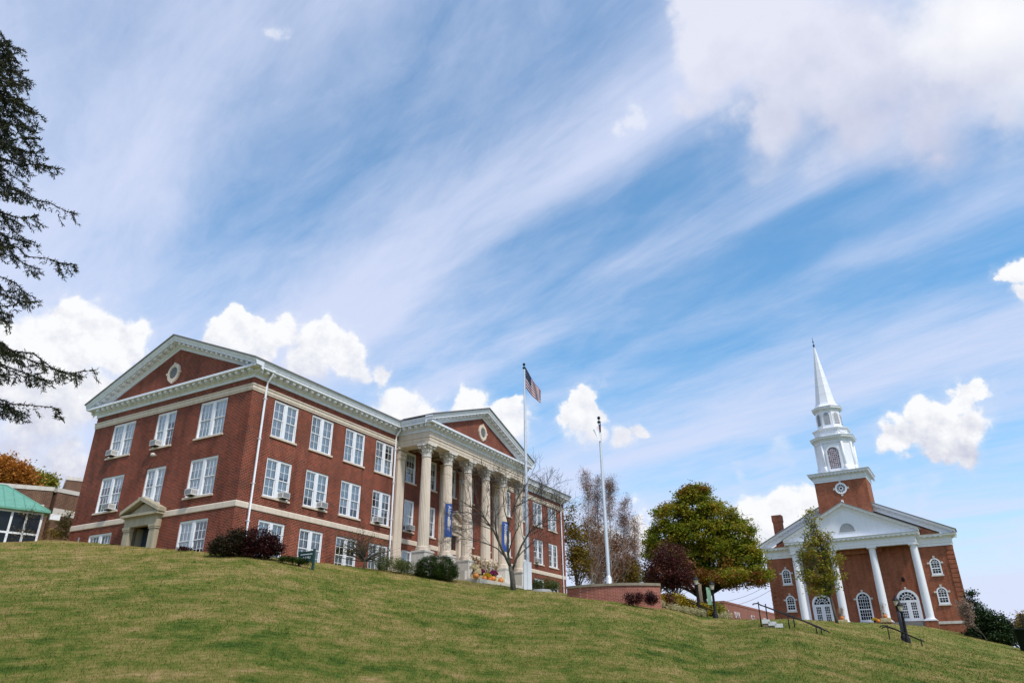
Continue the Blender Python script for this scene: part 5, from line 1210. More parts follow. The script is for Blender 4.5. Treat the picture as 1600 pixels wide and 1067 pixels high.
# big maple
mp = stand(1097, 68.); B_ = lambda *a, **k: blob(*a, **k)
plant('maple_tree', 'large spreading maple in green, gold and russet left of the church', 'tree', mp,
      [B_(1085, 790, 68, 62, 50), B_(1050, 812, 68, 66, 44), B_(1120, 808, 68, 66, 50), B_(1150, 838, 68, 60, 54), B_(1040, 842, 68, 64, 40), B_(1090, 835, 68, 90, 60), B_(1160, 872, 68, 66, 46),
       B_(1120, 868, 68, 80, 46), B_(1060, 868, 68, 70, 40), B_(1180, 900, 67, 44, 26), B_(1140, 902, 66, 60, 24), B_(1020, 862, 68, 36, 34), B_(1100, 898, 68, 60, 24), B_(1082, 772, 68, 44, 24), B_(1030, 900, 69, 50, 34)],
      L_MAPLE, 1050, 95, .21, .31, 21, BARKD, .45, tuple(at(1094, 835, 68)), 70, flat=.5, shell=.45, twig=.05)
mt = bpy.data.objects[[o.name for o in bpy.data.objects if o.name.startswith('maple_tree')][0]]; _r = np.random.default_rng(77)
_cl, _P = crown_points([B_(1130, 905, 66, 80, 26), B_(1080, 900, 67, 70, 26), B_(1175, 905, 66, 46, 22), B_(1110, 885, 66, 90, 26), B_(1085, 768, 67.5, 50, 22), B_(1045, 800, 68, 40, 26)], 120, 50, .30, _r, .4, .5)
npmesh('russet_crown', leaf_quads(_P, .21, _r) - np.array(mp), 4, L_RUSSET, mt)
# purple plum
pp_ = stand(1052, 60.)
plant('purple_tree', 'round dark purple leaved tree behind the planter wall', 'tree', pp_, [B_(1045, 868, 60, 52, 40), B_(1032, 888, 60, 50, 40), B_(1062, 888, 60, 48, 40), B_(1028, 905, 60, 46, 26), B_(1060, 908, 60, 50, 24), B_(1046, 895, 60, 70, 44)],
      L_PURPLE, 300, 42, .16, .27, 22, BARK, .14, tuple(at(1046, 885, 60)), 36, shell=.4)
# young tree in front of the church
yt = stand(1295, 60.)
plant('young_tree', 'slim young tree with thin green and rust foliage in front of the church doors', 'tree', yt, [B_(1271, 815, 60, 26, 28), B_(1266, 842, 60, 44, 30), B_(1285, 845, 60, 38, 34), B_(1270, 872, 60, 54, 32), B_(1292, 880, 60, 48, 36), B_(1272, 902, 60, 56, 30), B_(1296, 906, 60, 50, 30), B_(1282, 922, 60, 60, 18), B_(1268, 803, 60, 12, 16)],
      L_YOUNG, 185, 40, .18, .22, 23, BARK, .10, tuple(at(1272, 812, 60)), 60, shell=.2, twig=.012)
# birches and the belt of trees beyond the hall
def birch(label, px, r, top, w, seed):
    rng = np.random.default_rng(seed); b = stand(px, r); T_ = at(*top, r); t = thing('birch_tree', label, 'tree', tuple(b), 0, 'birches beyond the far end of the hall'); m = MB(Matrix.Translation(-b)); tp = []
    N = 10; tr = []
    for i in range(N + 1): u = i / N; tr.append(b.lerp(Vector((b.x * .3 + T_.x * .7, b.y * .3 + T_.y * .7, T_.z)), u) + Vector((rng.normal(), rng.normal(), 0)) * .08)
    m.tube(tr, [.13 * (1 - .85 * i / N) for i in range(N + 1)], 7)
    for i in range(84):
        u = rng.uniform(.18, .98); k = min(N - 1, int(u * N)); s = tr[k].lerp(tr[k + 1], u * N - k); L_ = w * (1.05 - u) * rng.uniform(.5, 1.1) + .5; a = rng.uniform(0, 2 * math.pi)
        e = s + Vector((math.cos(a) * L_ * .55, math.sin(a) * L_ * .55, L_ * rng.uniform(.7, 1.1))); pts = limb(m, s, e, .035 * (1.1 - u), .008, rng, .06, 4, 4)
        for q in range(7):
            j = rng.integers(1, 5); e2 = pts[j] + Vector((rng.normal() * .5, rng.normal() * .5, rng.uniform(.1, .9))) * (.5 + .5 * (1 - u)); p2 = limb(m, pts[j], e2, .012, .004, rng, .08, 3, 3); tp += [p2[1], p2[2], p2[3]]
    m.build('trunk', BIRCHB, t); P = np.array([tuple(p) for p in tp]); P = np.repeat(P, 5, 0) + rng.normal(size=(len(P) * 5, 3)) * .33
    npmesh('crown', leaf_quads(P, .30, rng, .0, .11) - np.array(b), 4, L_TWIG, t)
birch('thin birch with a bare reddish crown nearest the hall', 924, 92., (916, 742), 3.6, 31); birch('second bare birch, its pale trunk left of the shorter flagpole', 934, 94., (936, 752), 3.4, 32); birch('bare birch behind the shorter flagpole', 950, 93., (957, 750), 3.2, 33); birch('leaning bare birch right of the shorter flagpole', 968, 95., (982, 785), 3.2, 34)
birch('sparse birch closest to the big maple', 985, 96., (996, 812), 2.8, 35)
for i, (px, r, bl, mt, lab) in enumerate([(900, 90., [(897, 850, 36, 60), (905, 880, 44, 50), (892, 815, 22, 50)], L_OLIVE, 'olive and gold tree against the end wall of the hall'), (930, 98., [(930, 860, 50, 50), (935, 890, 56, 44), (925, 830, 36, 40)], L_OLIVE, 'olive brown tree behind the birch trunks'),
                                  (965, 99., [(965, 870, 46, 50), (972, 895, 44, 34), (960, 845, 30, 36)], L_BROWN, 'russet tree behind the shorter flagpole'), (985, 96., [(983, 890, 34, 36), (978, 905, 30, 20)], L_YG if False else L_OLIVE, 'low olive tree at the right end of the belt')]):
    plant('autumn_tree', lab, 'tree', stand(px, r), [B_(x, y, r, w, h) for x, y, w, h in bl], mt, 130, 50, .26, .42, 40 + i, BARK, .16, None, 26, 'trees beyond the far end of the hall', shell=.3)

# bare tree in front of the portico
def bare_tree():
    rng = np.random.default_rng(8); r0 = 54.; b = stand(802, r0); t = thing('bare_tree', 'leafless branching tree with lichen grey bark in front of the portico', 'tree', tuple(b)); m = MB(Matrix.Translation(-b)); tw = MB(Matrix.Translation(-b))
    def PL(pts, dr): return [at(x, y, r0 + dr * i / (len(pts) - 1)) for i, (x, y) in enumerate(pts)]
    tr = PL([(802, 917), (801, 907), (799.5, 896), (797.5, 885)], 0); tr[0] = b - Z3 * .3; m.tube(tr, [.24, .195, .18, .165], 10)
    limbs = [([(797.5, 885), (790, 870), (781, 850), (771, 828), (758, 810), (742, 795), (722, 783)], -1.2, .115), ([(797.5, 885), (794, 866), (793, 845), (795, 820), (803, 792), (813, 770), (826, 752)], .8, .10),
             ([(799.5, 893), (806, 874), (815, 852), (826, 833), (840, 820), (856, 813), (873, 812)], -.6, .10), ([(806, 874), (814, 864), (822, 856), (834, 846), (846, 830)], 1.5, .05), ([(790, 870), (776, 856), (758, 848), (738, 844), (718, 841)], 1.0, .055),
             ([(781, 850), (775, 828), (774, 802), (768, 776), (757, 752)], 1.4, .06), ([(771, 828), (756, 822), (738, 818), (715, 819)], -1.5, .04), ([(795, 820), (788, 796), (786, 770), (779, 748)], -1.2, .05), ([(826, 833), (830, 812), (842, 790), (852, 770)], 1., .05),
             ([(803, 792), (822, 783), (842, 772), (866, 760)], -1., .04), ([(758, 810), (748, 790), (742, 768), (733, 752)], .8, .04), ([(840, 820), (858, 803), (874, 798)], .8, .035), ([(794, 866), (800, 845), (810, 822), (812, 800), (817, 778)], -1.6, .05)]
    def twigs(pts, rad, depth):
        N = len(pts); n = 9 if depth == 0 else (5 if depth == 1 else 3)
        for q in range(n):
            u = rng.uniform(.25 if depth == 0 else .15, .98) * (N - 1); k = min(N - 2, int(u)); s = pts[k].lerp(pts[k + 1], u - k); d = (pts[k + 1] - pts[k]).normalized()
            L_ = (2.3, 1.25, .65)[depth] * rng.uniform(.5, 1.15); o = Vector(rng.normal(size=3)); o = (o - d * o.dot(d)).normalized(); e = s + (d * rng.uniform(.5, 1.) + o * rng.uniform(.5, .95) + Z3 * .25).normalized() * L_
            r1 = max(.008, rad * .42); p2 = limb(tw, s, e, r1, max(.005, r1 * .4), rng, .08, 4, 4 if depth < 2 else 3)
            if depth < 2: twigs(p2, r1, depth + 1)
    for pts, dr, r_ in limbs:
        P = PL(pts, dr); n = len(P); rr_ = [r_ * (1 - .78 * i / (n - 1)) for i in range(n)]; m.tube(P, rr_, 8); twigs(P, r_ * .6, 0)
    m.build('trunk', MOSSY, t); tw.build('twigs', BARKD if False else TWIGB, t)
TWIGB = plain('twig_bark', (.055, .042, .036), .9, .3)
bare_tree()
# small half bare crab apple against the hall
cb = stand(566, 53.2)
plant('crab_apple', 'small half bare crooked tree with few leaves before the ground floor windows', 'tree', cb, [B_(556, 842, 53, 66, 34), B_(540, 858, 53, 50, 26), B_(580, 850, 53, 50, 40), B_(600, 862, 53, 40, 30)], L_OLIVE, 90, 10, .10, .2, 51, MOSSY, .085, tuple(at(566, 842, 53)), 70, shell=.1, twig=.02)
# shrubs
def shrub(name, label, cat, px, r, bl, mat, n, leaf, size, spread, seed, group=None, up=.6, bark=None, shell=.8, flat=.8, **k):
    return plant(name, label, cat, stand(px, r), [B_(x, y, r, w, h) for x, y, w, h in bl], mat, n, leaf, size, spread, seed, bark, .04, None, 10, group, up, shell, flat, crown='foliage', **k)
shrub('yew_bush', 'big round clipped dark green bush in front of the portico pedestals', 'bush', 681, 55.5, [(681, 888, 62, 34), (672, 893, 44, 26), (692, 894, 44, 26), (681, 897, 62, 20)], L_YEW, 420, 70, .085, .13, 61, shell=.9)
shrub('juniper_bush', 'spiky yellow green bush at the foot of the hall wall', 'bush', 612, 55., [(610, 882, 44, 22), (596, 880, 22, 14), (628, 884, 26, 16), (640, 889, 20, 12)], L_JUN, 130, 70, .10, .16, 62, up=.1, aspect=.3)
shrub('juniper_bush', 'low bright green spreading bush behind the round concrete block', 'bush', 852, 57., [(850, 914, 34, 14), (862, 916, 24, 14), (838, 917, 22, 12)], L_JUN, 120, 60, .11, .16, 63, up=.3, aspect=.3)
shrub('barberry_bush', 'dark green brown bush at the corner of the hall', 'bush', 360, 46.6, [(358, 850, 46, 30), (345, 856, 30, 22), (374, 846, 36, 34), (350, 862, 40, 14)], L_DUSK, 150, 60, .12, .16, 64, 'bushes at the corner of the hall', bark=BARKD)
shrub('barberry_bush', 'dark burgundy bush under the first long side window', 'bush', 410, 46.6, [(402, 846, 50, 36), (420, 852, 38, 26), (430, 860, 22, 14), (400, 860, 50, 16)], L_RED, 160, 60, .12, .16, 65, 'bushes at the corner of the hall', bark=BARKD)
shrub('red_flower_bed', 'low dark red bedding plant under the gable ground floor window', 'plant', 290, 51.0, [(290, 858, 16, 4), (284, 858, 12, 4)], L_RED, 30, 30, .08, .08, 66)
shrub('low_hedge', 'low dark green hedge in front of the small green sign', 'hedge', 460, 45.9, [(450, 873, 26, 4), (464, 875.5, 24, 4), (477, 878, 16, 4)], L_YEW, 120, 40, .07, .08, 67)
for i, (px, py, w, h, lab) in enumerate([(990, 933, 22, 16, 'larger rounded burgundy shrub against the planter wall'), (1018, 933, 17, 13, 'smaller rounded burgundy shrub near the end of the planter wall')]):
    shrub('burgundy_shrub', lab, 'shrub', px, 47.3, [(px, py, w, h), (px, py + 4, w * .9, h * .7), (px - w * .3, py + 2, w * .5, h * .6)], L_RED, 60, 46, .08, .13, 70 + i, 'burgundy shrubs by the planter wall')
for i, (px, py, w, h, mt, lab) in enumerate([(1026, 936, 20, 11, L_YEL, 'small yellow shrub below the right burgundy shrub'), (1042, 940, 22, 18, L_BROWN, 'rusty brown and yellow shrub left of the tall yellow ones'), (1060, 943, 24, 24, L_YEL, 'tallest bright yellow shrub left of the tan banner lamp post'), (1077, 949, 17, 19, L_YEL, 'yellow shrub just left of the tan banner lamp post'), (1097, 952, 19, 15, L_YEL, 'yellow shrub between the two bannered lamp posts'), (1120, 953, 22, 18, L_YG, 'yellow green shrub right of the green banner lamp post')]):
    shrub('garden_shrub', lab, 'shrub', px, 54. + i * .5, [(px, py, w, h), (px - w * .2, py + h * .2, w * .7, h * .7), (px + w * .25, py + h * .25, w * .6, h * .6)], mt, 80, 50, .13, .14, 80 + i, 'autumn shrubs in the slope bed', up=.3)
for i, (px, py, w, h) in enumerate([(975, 939, 26, 7), (1003, 943, 18, 7), (1024, 944, 30, 9), (1052, 950, 20, 8), (1070, 954, 22, 9), (1090, 957, 24, 8), (1128, 963, 26, 6)]):
    shrub('pale_grass_clump', 'pale straw coloured grass clump ' + ('left of the larger burgundy shrub', 'between the two burgundy shrubs', 'under the small yellow shrub', 'under the rusty brown shrub', 'under the tallest yellow shrub', 'under the lamp post with the tan banner', 'at the right end of the slope bed')[i], 'ornamental grass', px, 50.5 + i * .55, [(px, py, w, h)], L_PALE, 40, 40, .16, .10, 90 + i, 'pale grass clumps in the slope bed', up=-.2, aspect=.18)
# conifers and shrubs by the church
def cone(label, px, r, bl, seed, mat=L_CON, name='conifer', grp='dark evergreens beside the church', bark=BARKD): return plant(name, label, 'tree', stand(px, r), [B_(x, y, r, w, h) for x, y, w, h in bl], mat, 240, 60, .20, .26, seed, bark, .12, None, 16, grp, .3, .7, crown='foliage' if False else 'crown')
cone('tallest dark evergreen beside the church corner', 1531, 96., [(1515, 924, 6, 12), (1518, 936, 14, 26), (1524, 954, 26, 28), (1533, 970, 36, 36), (1538, 985, 44, 24), (1536, 992, 50, 16)], 101); cone('lower rounded dark evergreen right of the tall one', 1562, 95., [(1556, 972, 30, 28), (1564, 985, 34, 26), (1572, 993, 22, 18), (1560, 997, 44, 16), (1574, 1001, 20, 12)], 102)
plant('brown_shrub', 'thin brown leaved shrub before the church corner', 'shrub', stand(1516, 92.), [B_(1506, 950, 92, 22, 26), B_(1512, 965, 92, 20, 24)], L_FAR, 60, 26, .18, .2, 103, BARK, .04, None, 24, None, .3, .2, crown='foliage')
for i, (px, r, bl, mt, lab) in enumerate([(1590, 210., [(1592, 982, 26, 24), (1604, 974, 24, 30)], L_FAR, 'pinkish far autumn tree at the right edge'), (1580, 230., [(1580, 992, 20, 14), (1572, 992, 14, 14)], L_OLIVE, 'low olive far tree behind the evergreens'), (1610, 190., [(1612, 975, 30, 30)], L_OLIVE, 'greenish far tree cut by the right edge')]):
    plant('far_tree', lab, 'tree', stand(px, r) , [B_(x, y, r, w, h) for x, y, w, h in bl], mt, 90, 40, .5, .7, 110 + i, BARK, .2, None, 12, 'far trees at the right edge', shell=.3)
# trees behind the low building on the left
for i, (px, r, bl, mt, lab) in enumerate([(12, 98., [(10, 738, 60, 44), (30, 745, 44, 32), (-15, 735, 60, 50)], L_ORA, 'bright orange tree above the low brick building'), (38, 102., [(44, 750, 32, 22), (34, 752, 26, 20)], L_YG, 'yellow green tree right of the orange one'), (62, 108., [(62, 755, 34, 18)], L_YG, 'small round yellow green crown just above the parapet')]):
    plant('autumn_tree', lab, 'tree', stand(px, r), [B_(x, y, r, w, h) for x, y, w, h in bl], mt, 190, 50, .34, .5, 120 + i, BARK, .22, None, 16, 'trees behind the low brick building', shell=.5)

# the near spruce
def spruce():
    rng = np.random.default_rng(4); r0 = 21.; T_ = at(14, 60, r0); b = Vector((T_.x, T_.y, G(T_.x, T_.y))); H = T_.z - b.z
    t = thing('spruce_tree', 'tall dark spruce with drooping cone hung branches at the left edge', 'tree', tuple(b)); m = MB(Matrix.Translation(-b)); Q = []
    m.tube([b - Z3 * .3] + [b + Z3 * H * u for u in (.2, .5, .8, .965)], [.42, .34, .22, .10, .015], 10)
    z = at(40, 640, r0).z - b.z; toward = math.atan2(-b.y, -b.x); right = math.atan2(FW.x, FW.y)
    while z < H - .3:
        u = z / H; q_ = b + Z3 * z; dz_ = q_.dot(FW); x0_ = 800 + F_PX * q_.dot(CR) / dz_; y0_ = 533.5 - F_PX * q_.dot(CU) / dz_ + 45
        Lm = min(max(.25, (float(np.interp(y0_, [60, 95, 150, 300, 420, 530, 690, 760], [22, 50, 84, 104, 94, 102, 78, 66])) - x0_) * dz_ / F_PX), (1 - u) * 9 + .3); nb = 7
        a0 = rng.uniform(0, 6.28)
        for k in range(nb):
            a = a0 + 2 * math.pi * k / nb + rng.normal() * .2; L_ = Lm * rng.uniform(.55, 1.06); d = Vector((math.cos(a), math.sin(a), 0)); zz = z + rng.uniform(-.2, .2)
            pts = []; n = 9
            for i in range(n + 1):
                s = i / n; pts.append(b + Z3 * (zz + L_ * (.10 * s - .52 * s * s + .30 * s ** 3)) + d * L_ * s + Vector((rng.normal(), rng.normal(), rng.normal())) * .02 * L_)
            m.tube(pts, [max(.008, .035 * (L_ / 4) * (1 - s / n) + .006) for s in range(n + 1)], 5)
            vis = d.x > -.45                                             # the side inside the photo carries the full detail
            nbr = int((15 if vis else 5) * L_ / 1.6) + 3; side = Vector((-d.y, d.x, 0))
            for q in range(nbr):
                s = rng.uniform(.10, 1.) ** .8 * n; kk = min(n - 1, int(s)); p0 = pts[kk].lerp(pts[kk + 1], s - kk); l = rng.uniform(.18, .62) * (1.15 - .5 * s / n) * min(1, L_ / 2 + .3)
                sd = rng.choice((-1, 1)); e = p0 + d * l * rng.uniform(.1, .6) + side * sd * l * rng.uniform(.1, .75) - Z3 * l * rng.uniform(.25, .95)
                for w in np.linspace(0, 1, max(3, int(l / .055))): Q.append((p0.lerp(e, w) - Z3 * (.05 * math.sin(w * 3.1)), (e - p0).normalized()))
            for w in np.linspace(.12, 1, int(L_ / .07) + 4):
                s = w * n; kk = min(n - 1, int(s)); Q.append((pts[kk].lerp(pts[kk + 1], s - kk), d))
        z += rng.uniform(.34, .54) * (1 if u < .8 else .6)
    m.build('trunk', BARKD, t)
    P = np.array([tuple(p) for p, _ in Q]); D = np.array([tuple(d) for _, d in Q]); k = 5; P = np.repeat(P, k, 0); D = np.repeat(D, k, 0); N = len(P)
    dirs = D * .9 + rng.normal(size=(N, 3)) * .75; dirs /= np.linalg.norm(dirs, axis=1, keepdims=True); ln = rng.uniform(.05, .105, (N, 1)); P = P + rng.normal(size=(N, 3)) * .012
    sd = np.cross(dirs, unit(N, rng)); sd /= np.linalg.norm(sd, axis=1, keepdims=True) + 1e-9; w = .011
    V = np.stack([P - sd * w, P + sd * w, P + sd * w * .5 + dirs * ln, P - sd * w * .5 + dirs * ln], 1).reshape(-1, 3)
    npmesh('needles', V - np.array(b), 4, L_SPR, t)
    c = MB(Matrix.Translation(-b))
spruce()

# ------------------------------------------------------------------ other buildings
def at_z(px, py, z): d = ray(px, py); return d * (z / d.z)
def block(name, label, cat, A, Bp, depth, z0, z1, mat, extra=None, group=None):
    """flat roofed block: front edge A->B in plan, depth away from the camera"""
    A, Bp = Vector((A.x, A.y, 0)), Vector((Bp.x, Bp.y, 0)); d = Bp - A; L_ = d.length; ang = math.atan2(d.y, d.x)
    t = thing(name, label, cat, (A.x, A.y, z0), ang, group); m = MB(); m.box(0, L_, 0, depth, 0, z1 - z0 - .35); m.build('wall', mat, t)
    c = MB(); c.box(-.06, L_ + .06, -.06, depth + .06, z1 - z0 - .348, z1 - z0 - .12 if mat is BRICK_F else z1 - z0); c.build('parapet', mat if mat is BRICK_F else LIME_L, t); return t, L_
cb_ = at(85, 761, 74.); zb = cb_.z; pA = at_z(-160, 742, zb); pC = at_z(124, 768.5, zb)
t, L_ = block('brick_building', 'long low brown brick building with a pale parapet at the left edge', 'building', pA, cb_, 14, G(cb_.x, cb_.y) - 1.5, zb, BRICK_B)
H_ = zb - (G(cb_.x, cb_.y) - 1.5); s = MB()
dAB = Vector((cb_.x - pA.x, cb_.y - pA.y)).normalized()
def along(px):
    d = ray(px, 777); den = d.x * dAB.y - d.y * dAB.x; return (pA.y * d.x - pA.x * d.y) / (-den) if den else 0
for x in (along(47), along(65)): s.box(x - .35, x + .35, -.03, 0, H_ - 2.2, H_ - 1.55)
s.build('stone_square', LIME_L, t)
t2, L2 = block('brick_building', 'brown brick wing with a stone stripe behind the rear corner of the hall', 'building', cb_ + Vector((.25, .25, 0)), pC + (pC - cb_) * 1.2, 14, G(cb_.x, cb_.y) - 1.5, zb - .02, BRICK_B)
s = MB(); s.box(-.02, L2, -.04, 0, H_ - 2.35, H_ - 1.75); s.build('stone_band', LIME_L, t2)
tA = at(105.5, 744, 84.); tB = at_z(150, 749, tA.z); block('brick_tower_block', 'taller brown brick block showing over the low building beside the hall', 'building', tA, tB + (tB - tA) * .5, 8, tA.z - 9, tA.z, BRICK_B)
# conservatory
COPPER = plain('green_metal_roof', (.125, .33, .245), .5, .12, 1.5)
def conservatory():
    r = 62.; E1 = at(78.5, 798.5, r); E0 = at_z(-70, 781, E1.z); P0 = at(4, 764, r + 4.5); ex = (E1 - E0); ex.z = 0; L_ = ex.length; ex.normalize(); ang = math.atan2(ex.y, ex.x); ny = Vector((-ex.y, ex.x, 0))
    gz = min(G(E1.x, E1.y), G(E0.x, E0.y)) - .8; o = Vector((E0.x, E0.y, gz)); t = thing('conservatory', 'white framed glass pavilion with a green seamed metal roof', 'conservatory', tuple(o), ang)
    he = E1.z - gz; hr = P0.z - gz; D = 7.; rx = (P0 - o).dot(ex); m = MB()
    rp = [(-4, 0, he), (L_, 0, he), (L_, D, he), (-4, D, he)]; ridge = [(-1, D / 2, hr), (rx, D / 2, hr)]
    m.add([rp[0], rp[1], ridge[1], ridge[0]], [(0, 1, 2, 3)]); m.add([rp[1], rp[2], ridge[1]], [(0, 1, 2)]); m.add([rp[2], rp[3], ridge[0], ridge[1]], [(0, 1, 2, 3)]); m.box(-4.05, L_ + .05, -.05, D + .05, he - .14, he - .004)
    n = 13
    for i in range(n):
        x = L_ - .3 - i * .62; u = 1. if x <= rx else (L_ - x) / (L_ - rx); a = Vector((x, 0, he)); bb = Vector((x, D / 2 * u, he + (hr - he) * u)); m.tube([a + Z3 * .02, bb + Z3 * .02], .03, 4)
    m.tube([Vector(rp[1]), Vector(ridge[1])], .06, 5); m.tube([Vector(ridge[0]), Vector(ridge[1])], .06, 5); m.build('roof', COPPER, t)
    f = MB(); x1 = L_ - .35; zt, zm, zb_ = he - .16, he - 1.75, he - 3.3
    for i in range(11): x = x1 - i * .92; f.box(x - .07, x + .07, .30, .42, zb_, zt)
    for z in (zb_, zm, zt - .12): f.box(x1 - 9, x1 - .071 + .0, .31, .41, z, z + .13)
    for y in (2.2, 4.2, 6.2): f.box(x1 - .12, x1, y - .07, y + .07, zb_, zt)
    f.build('glazing_frame', WHITE, t); g = MB(); g.quad((x1 - 9, .37, zb_), (x1, .37, zb_), (x1, .37, zt), (x1 - 9, .37, zt)); g.quad((x1 - .05, .4, zb_), (x1 - .05, D - .4, zb_), (x1 - .05, D - .4, zt), (x1 - .05, .4, zt)); g.build('pane', DARKPANE, t)
    w = MB(); w.box(x1 - 9, x1 + .05, .25, D - .3, 0, zb_ - .002); w.mi = 1; w.box(x1 - 9, x1 - .3, 2.5, 2.6, zb_, zt - .1); w.build('base_wall', [BRICK_B, ROOM], t)
    l = MB(); l.box(L_ + .1, L_ + .75, .1, .5, he - .55, he - .15); l.build('flood_light', WHITE, t)
    return o, ex, L_, he
co_, cx_, cl_, ch_ = conservatory()
def vine(label, pts, seed, mat, n=40, leaf=30, size=.14):
    plant('climbing_vine', label, 'vine', Vector(pts[0][0]), pts, mat, n, leaf, size, .22, seed, BARKD, .03, None, 12, 'vines at the left edge', .2, .2, crown='foliage')
vine('brown green vine climbing the glazed front of the pavilion', [B_(45, 800, 61.6, 20, 14), B_(62, 812, 61.6, 40, 26), B_(35, 834, 61.4, 70, 10)], 131, L_OLIVE, 26, 14, .10); vine('yellowing vine on the brown brick wall by the hall', [B_(112, 800, 70., 18, 16), B_(100, 822, 69, 36, 30), B_(92, 835, 68, 40, 14)], 132, L_OLIVE, 60, 30)
# distant brick building with letters on it
c0 = at(1131, 938, 135.); zt_ = c0.z; L0 = at_z(1035, 946, zt_); R0 = at_z(1215, 959, zt_)
tb, lb = block('far_brick_building', 'long distant flat roofed brick building with white letters, left of the church', 'building', c0, c0 + (R0 - c0) * 1.25, 3, zt_ - 9, zt_, BRICK_F)
bpy.data.objects.remove([c for c in tb.children if c.name.startswith('parapet')][0]); m = MB(); m.box(-.06, lb + .06, -.06, 3.06, 9 - .349, 9); m.build('parapet', BRICK_F, tb)
sc_ = lb / 1.25
for tx, u0 in (('1', .04), ('U I R', .14), ('O T', .42), ('N I D', .66)): text('lettering', tx, 1.5, FWHITE, tb, (sc_ * u0 * 1.0, -.06, 9 - 2.45), (R_(90), 0, 0), .04, 'LEFT', 1.1)
tb2, lb2 = block('far_brick_building', 'distant brick wing with a pale roof edge behind the purple tree', 'building', L0, c0 + (L0 - c0) * .01, .5, zt_ - 9, zt_ - .03, BRICK_F)
p1 = at(1030, 925, 80); p2 = at(1066, 927, 84); tb3, lb3 = block('brick_shed', 'small brick outbuilding behind the purple tree', 'building', p1, p2, 5, G(p1.x, p1.y) - 1, p1.z, BRICK_F)
# utility pole and wires, planter pot at the right edge
up = stand(1577, 160.); ut = at(1571, 959, 160.); t = thing('utility_pole', 'dark leaning utility pole between the evergreens and the far trees', 'utility pole', tuple(up)); m = MB(); m.lathe([(.22, -1), (.16, ut.z - up.z)], 8); m.build('pole', BARKD, t); m = MB(); m.box(-.9, .9, -.06, .06, ut.z - up.z - .7, ut.z - up.z - .55); m.build('crossarm', BARKD, t)
def wire(label, a, b):
    t = thing('overhead_wire', label, 'wire', tuple(a), 0, 'overhead wires'); m = MB(); m.tube([a.lerp(b, i / 12) - a - Z3 * 1.2 * math.sin(math.pi * i / 12) for i in range(13)], .03, 4); m.build('cable', DARKMETAL, t)
top = Vector((up.x, up.y, ut.z - .5)); wire('thin overhead wire from the utility pole to the right', top, at(1640, 972, 190.)); wire('thin overhead wire from the utility pole towards the church', top, at(1500, 964, 170.))
wire('upper overhead wire between the maple and the church', at(1120, 942, 170.), at(1230, 892, 170.)); wire('lower overhead wire between the maple and the church', at(1120, 950, 170.), at(1230, 904, 170.))
pg, pr = ongrass(1609, 1019); POT = plain('dark_green_pot', (.005, .012, .010), .6, .2, spec=.2)
if pg is None: pr = 30.; pg = stand(1599, 30.)
k = pr / F_PX; t = thing('planter_pot', 'dark green tapered pot with dry brown plants at the right edge', 'plant pot', tuple(pg)); hp = 33 * k * .80
m = MB(); m.lathe([(hp * .30, -.05), (hp * .30, 0), (hp * .42, hp * .92), (hp * .46, hp * .93), (hp * .46, hp), (hp * .40, hp), (hp * .40, hp * .9)], 20); m.build('pot', POT, t)
def potplant(px, py): pass
plant('potted_plant', 'dry brown and dark green plant growing out of the pot at the right edge', 'plant', pg + Z3 * hp * .9, [B_(1608, 974, pr, 24, 24), B_(1597, 983, pr, 14, 10)], L_DUSK, 60, 30, .10, .07, 141, BARKD, .012, None, 20, None, 0., .2, crown='foliage', aspect=.25)
# ---- the autumn display in front of the portico
YD = -5.7
fz = hall_at(760, 907.5, YD).z
fc = [c for c in HALL.children if c.name.startswith('forecourt')][0]
def disp(px, py, dy=0.): p = hall_at(px, py, YD + dy); p.z = fz; return p
GD = 'autumn display on the portico steps'
hay_bale('hay bale lying at the left of the display, carrying the leaning bale', disp(744, 905, .5), YAW, GD); q = disp(747, 905, .5); q.z += .46; hay_bale('leaning hay bale stacked on top at the left of the display', q, YAW + .5, GD, .12)
q = disp(742, 905, .6); q.z += .9; hay_bale('topmost hay bale of the stack at the left of the display', q, YAW + .2, GD, -.1, .8)
hay_bale('hay bale in the middle between the pumpkins', disp(756, 906, .3), YAW + .2, GD); hay_bale('hay bale behind the two right pumpkins', disp(774, 908, .2), YAW - .2, GD); q = disp(782, 909, .7); q.z += .1; hay_bale('hay bale tilted up at the right end of the display', q, YAW + .3, GD, -.35, 1.1)
for (px, dy, r, lab) in ((743.5, -.35, .24, 'leftmost pumpkin in front of the hay stack'), (757, -.2, .2, 'small pumpkin left of the yellow flowers'), (764.5, -.3, .23, 'pumpkin just right of the yellow flowers'), (770.5, -.5, .24, 'pumpkin in front of the right hay bales'), (782.5, -.4, .22, 'pumpkin at the right end of the display')): pumpkin(lab, disp(px, 906, dy), r, 'pumpkins on the portico forecourt')
def mum(label, p, r, mat, seed, grp):
    t = thing('flower_pot', label, 'potted flowers', tuple(p), 0, grp); m = MB(); m.lathe([(.10, 0), (.15, .24), (.17, .24), (.17, .28)], 12); m.build('pot', DARKMETAL, t); rng = np.random.default_rng(seed)
    P = unit(900, rng) * rng.uniform(.75, 1, (900, 1)) * r; P[:, 2] = np.abs(P[:, 2]) * .9; P[:, 2] += .26; npmesh('flowers', leaf_quads(P, .075, rng, .6, .9), 4, mat, t)
q = disp(752, 906, .4); q.z += .42; mum('magenta flowers raised on hay left of the corn stalks', q, .32, MUMR, 151, 'potted flowers in the display'); q = disp(771, 907, .35); q.z += .42; mum('larger magenta flowers on hay right of the yellow ones', q, .42, MUMR, 152, 'potted flowers in the display'); mum('bright yellow flowers at the centre of the display', disp(761, 907, -.1), .40, MUMY, 153, 'potted flowers in the display')
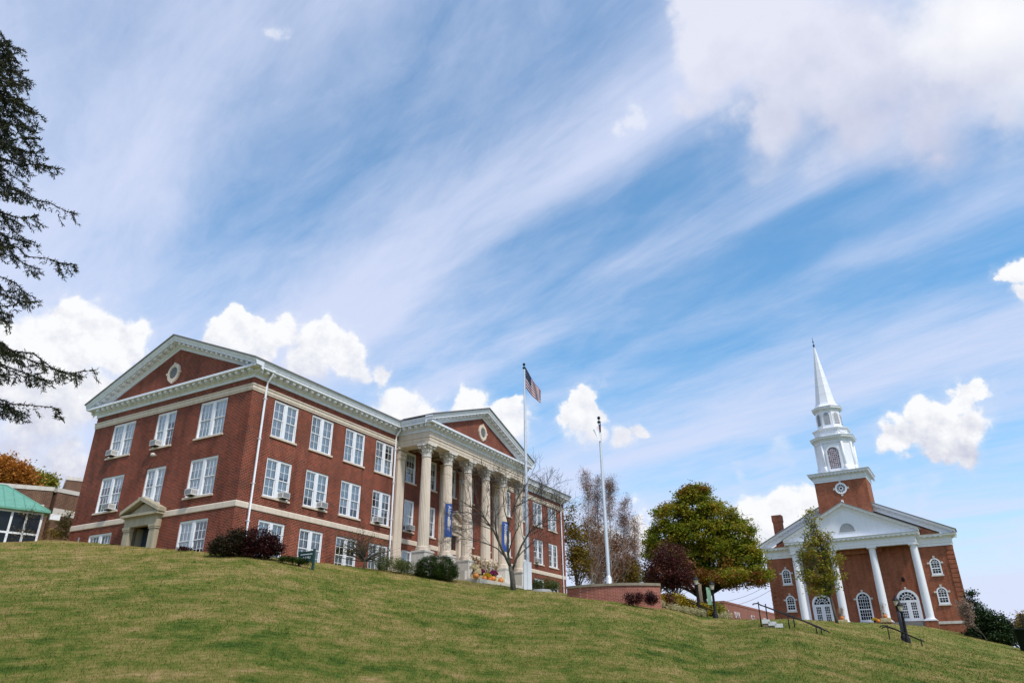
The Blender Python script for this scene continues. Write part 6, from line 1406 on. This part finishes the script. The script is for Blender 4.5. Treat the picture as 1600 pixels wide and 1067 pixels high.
def corn(label, p, h, seed, grp):
    rng = np.random.default_rng(seed); t = thing('corn_stalks', label, 'corn stalks', tuple(p), 0, grp); m = MB(); V = []
    for i in range(9):
        a = rng.uniform(0, 6.28); b = Vector((math.cos(a) * .12, math.sin(a) * .12, 0)); e = Vector((math.cos(a) * rng.uniform(.05, .4), math.sin(a) * rng.uniform(.05, .4), h * rng.uniform(.8, 1.05))); m.tube([b, b.lerp(e, .5), e], [.018, .015, .008], 5)
        for q_ in range(9):
            s = b.lerp(e, rng.uniform(.2, 1)); d = Vector((rng.normal(), rng.normal(), rng.uniform(-.3, .6))).normalized(); l = rng.uniform(.25, .55); sd = d.cross(Z3).normalized() * .035; mid = s + d * l * .6 + Z3 * .05; tip = s + d * l - Z3 * .18
            V += [s - sd, s + sd, mid + sd, mid - sd, mid - sd, mid + sd, tip + sd * .2, tip - sd * .2]
    m.build('stalk', HAY, t); npmesh('leaves', [tuple(v) for v in V], 4, CORN, t)
for i, (px, h, lab) in enumerate(((741.5, 2.3, 'tall dry corn stalks at the left end of the display'), (753, 1.9, 'dry corn stalks behind the small magenta flowers'), (763, 2.0, 'dry corn stalks in the middle of the display'), (774, 1.9, 'dry corn stalks at the right of the display'))): corn(lab, disp(px, 906, .95), h, 160 + i, 'corn stalks in the portico display')
# the same at the church doors
def cdisp(u, v): p = CB(u, v, .0); p.z = max(CB(u, v, 0.0).z, G(p.x, p.y)); return p
for i, (u, side) in enumerate(((UC - 2.7, 'left'), (UC + 2.5, 'right'))):
    p = cdisp(u, 2.6); hay_bale('hay bale by the church column %s of the middle window' % side, p, CYAW, 'hay bales at the church', 0, 1.25); corn('corn stalks against the church column %s of the middle window' % side, cdisp(u - .1, 2.1), 2.3, 170 + i, 'corn stalks at the church')
    q = p + Z3 * .53; pumpkin('pumpkin on top of the hay bale %s of the middle church window' % side, q, .28, 'pumpkins at the church'); pumpkin('pumpkin on the ground beside the hay bale %s of the middle church window' % side, cdisp(u - .9, 2.9), .27, 'pumpkins at the church')
mum('yellow flowers on the ground below the middle church window', cdisp(UC + 1.2, 2.9), .36, MUMY, 175, 'flowers at the church')
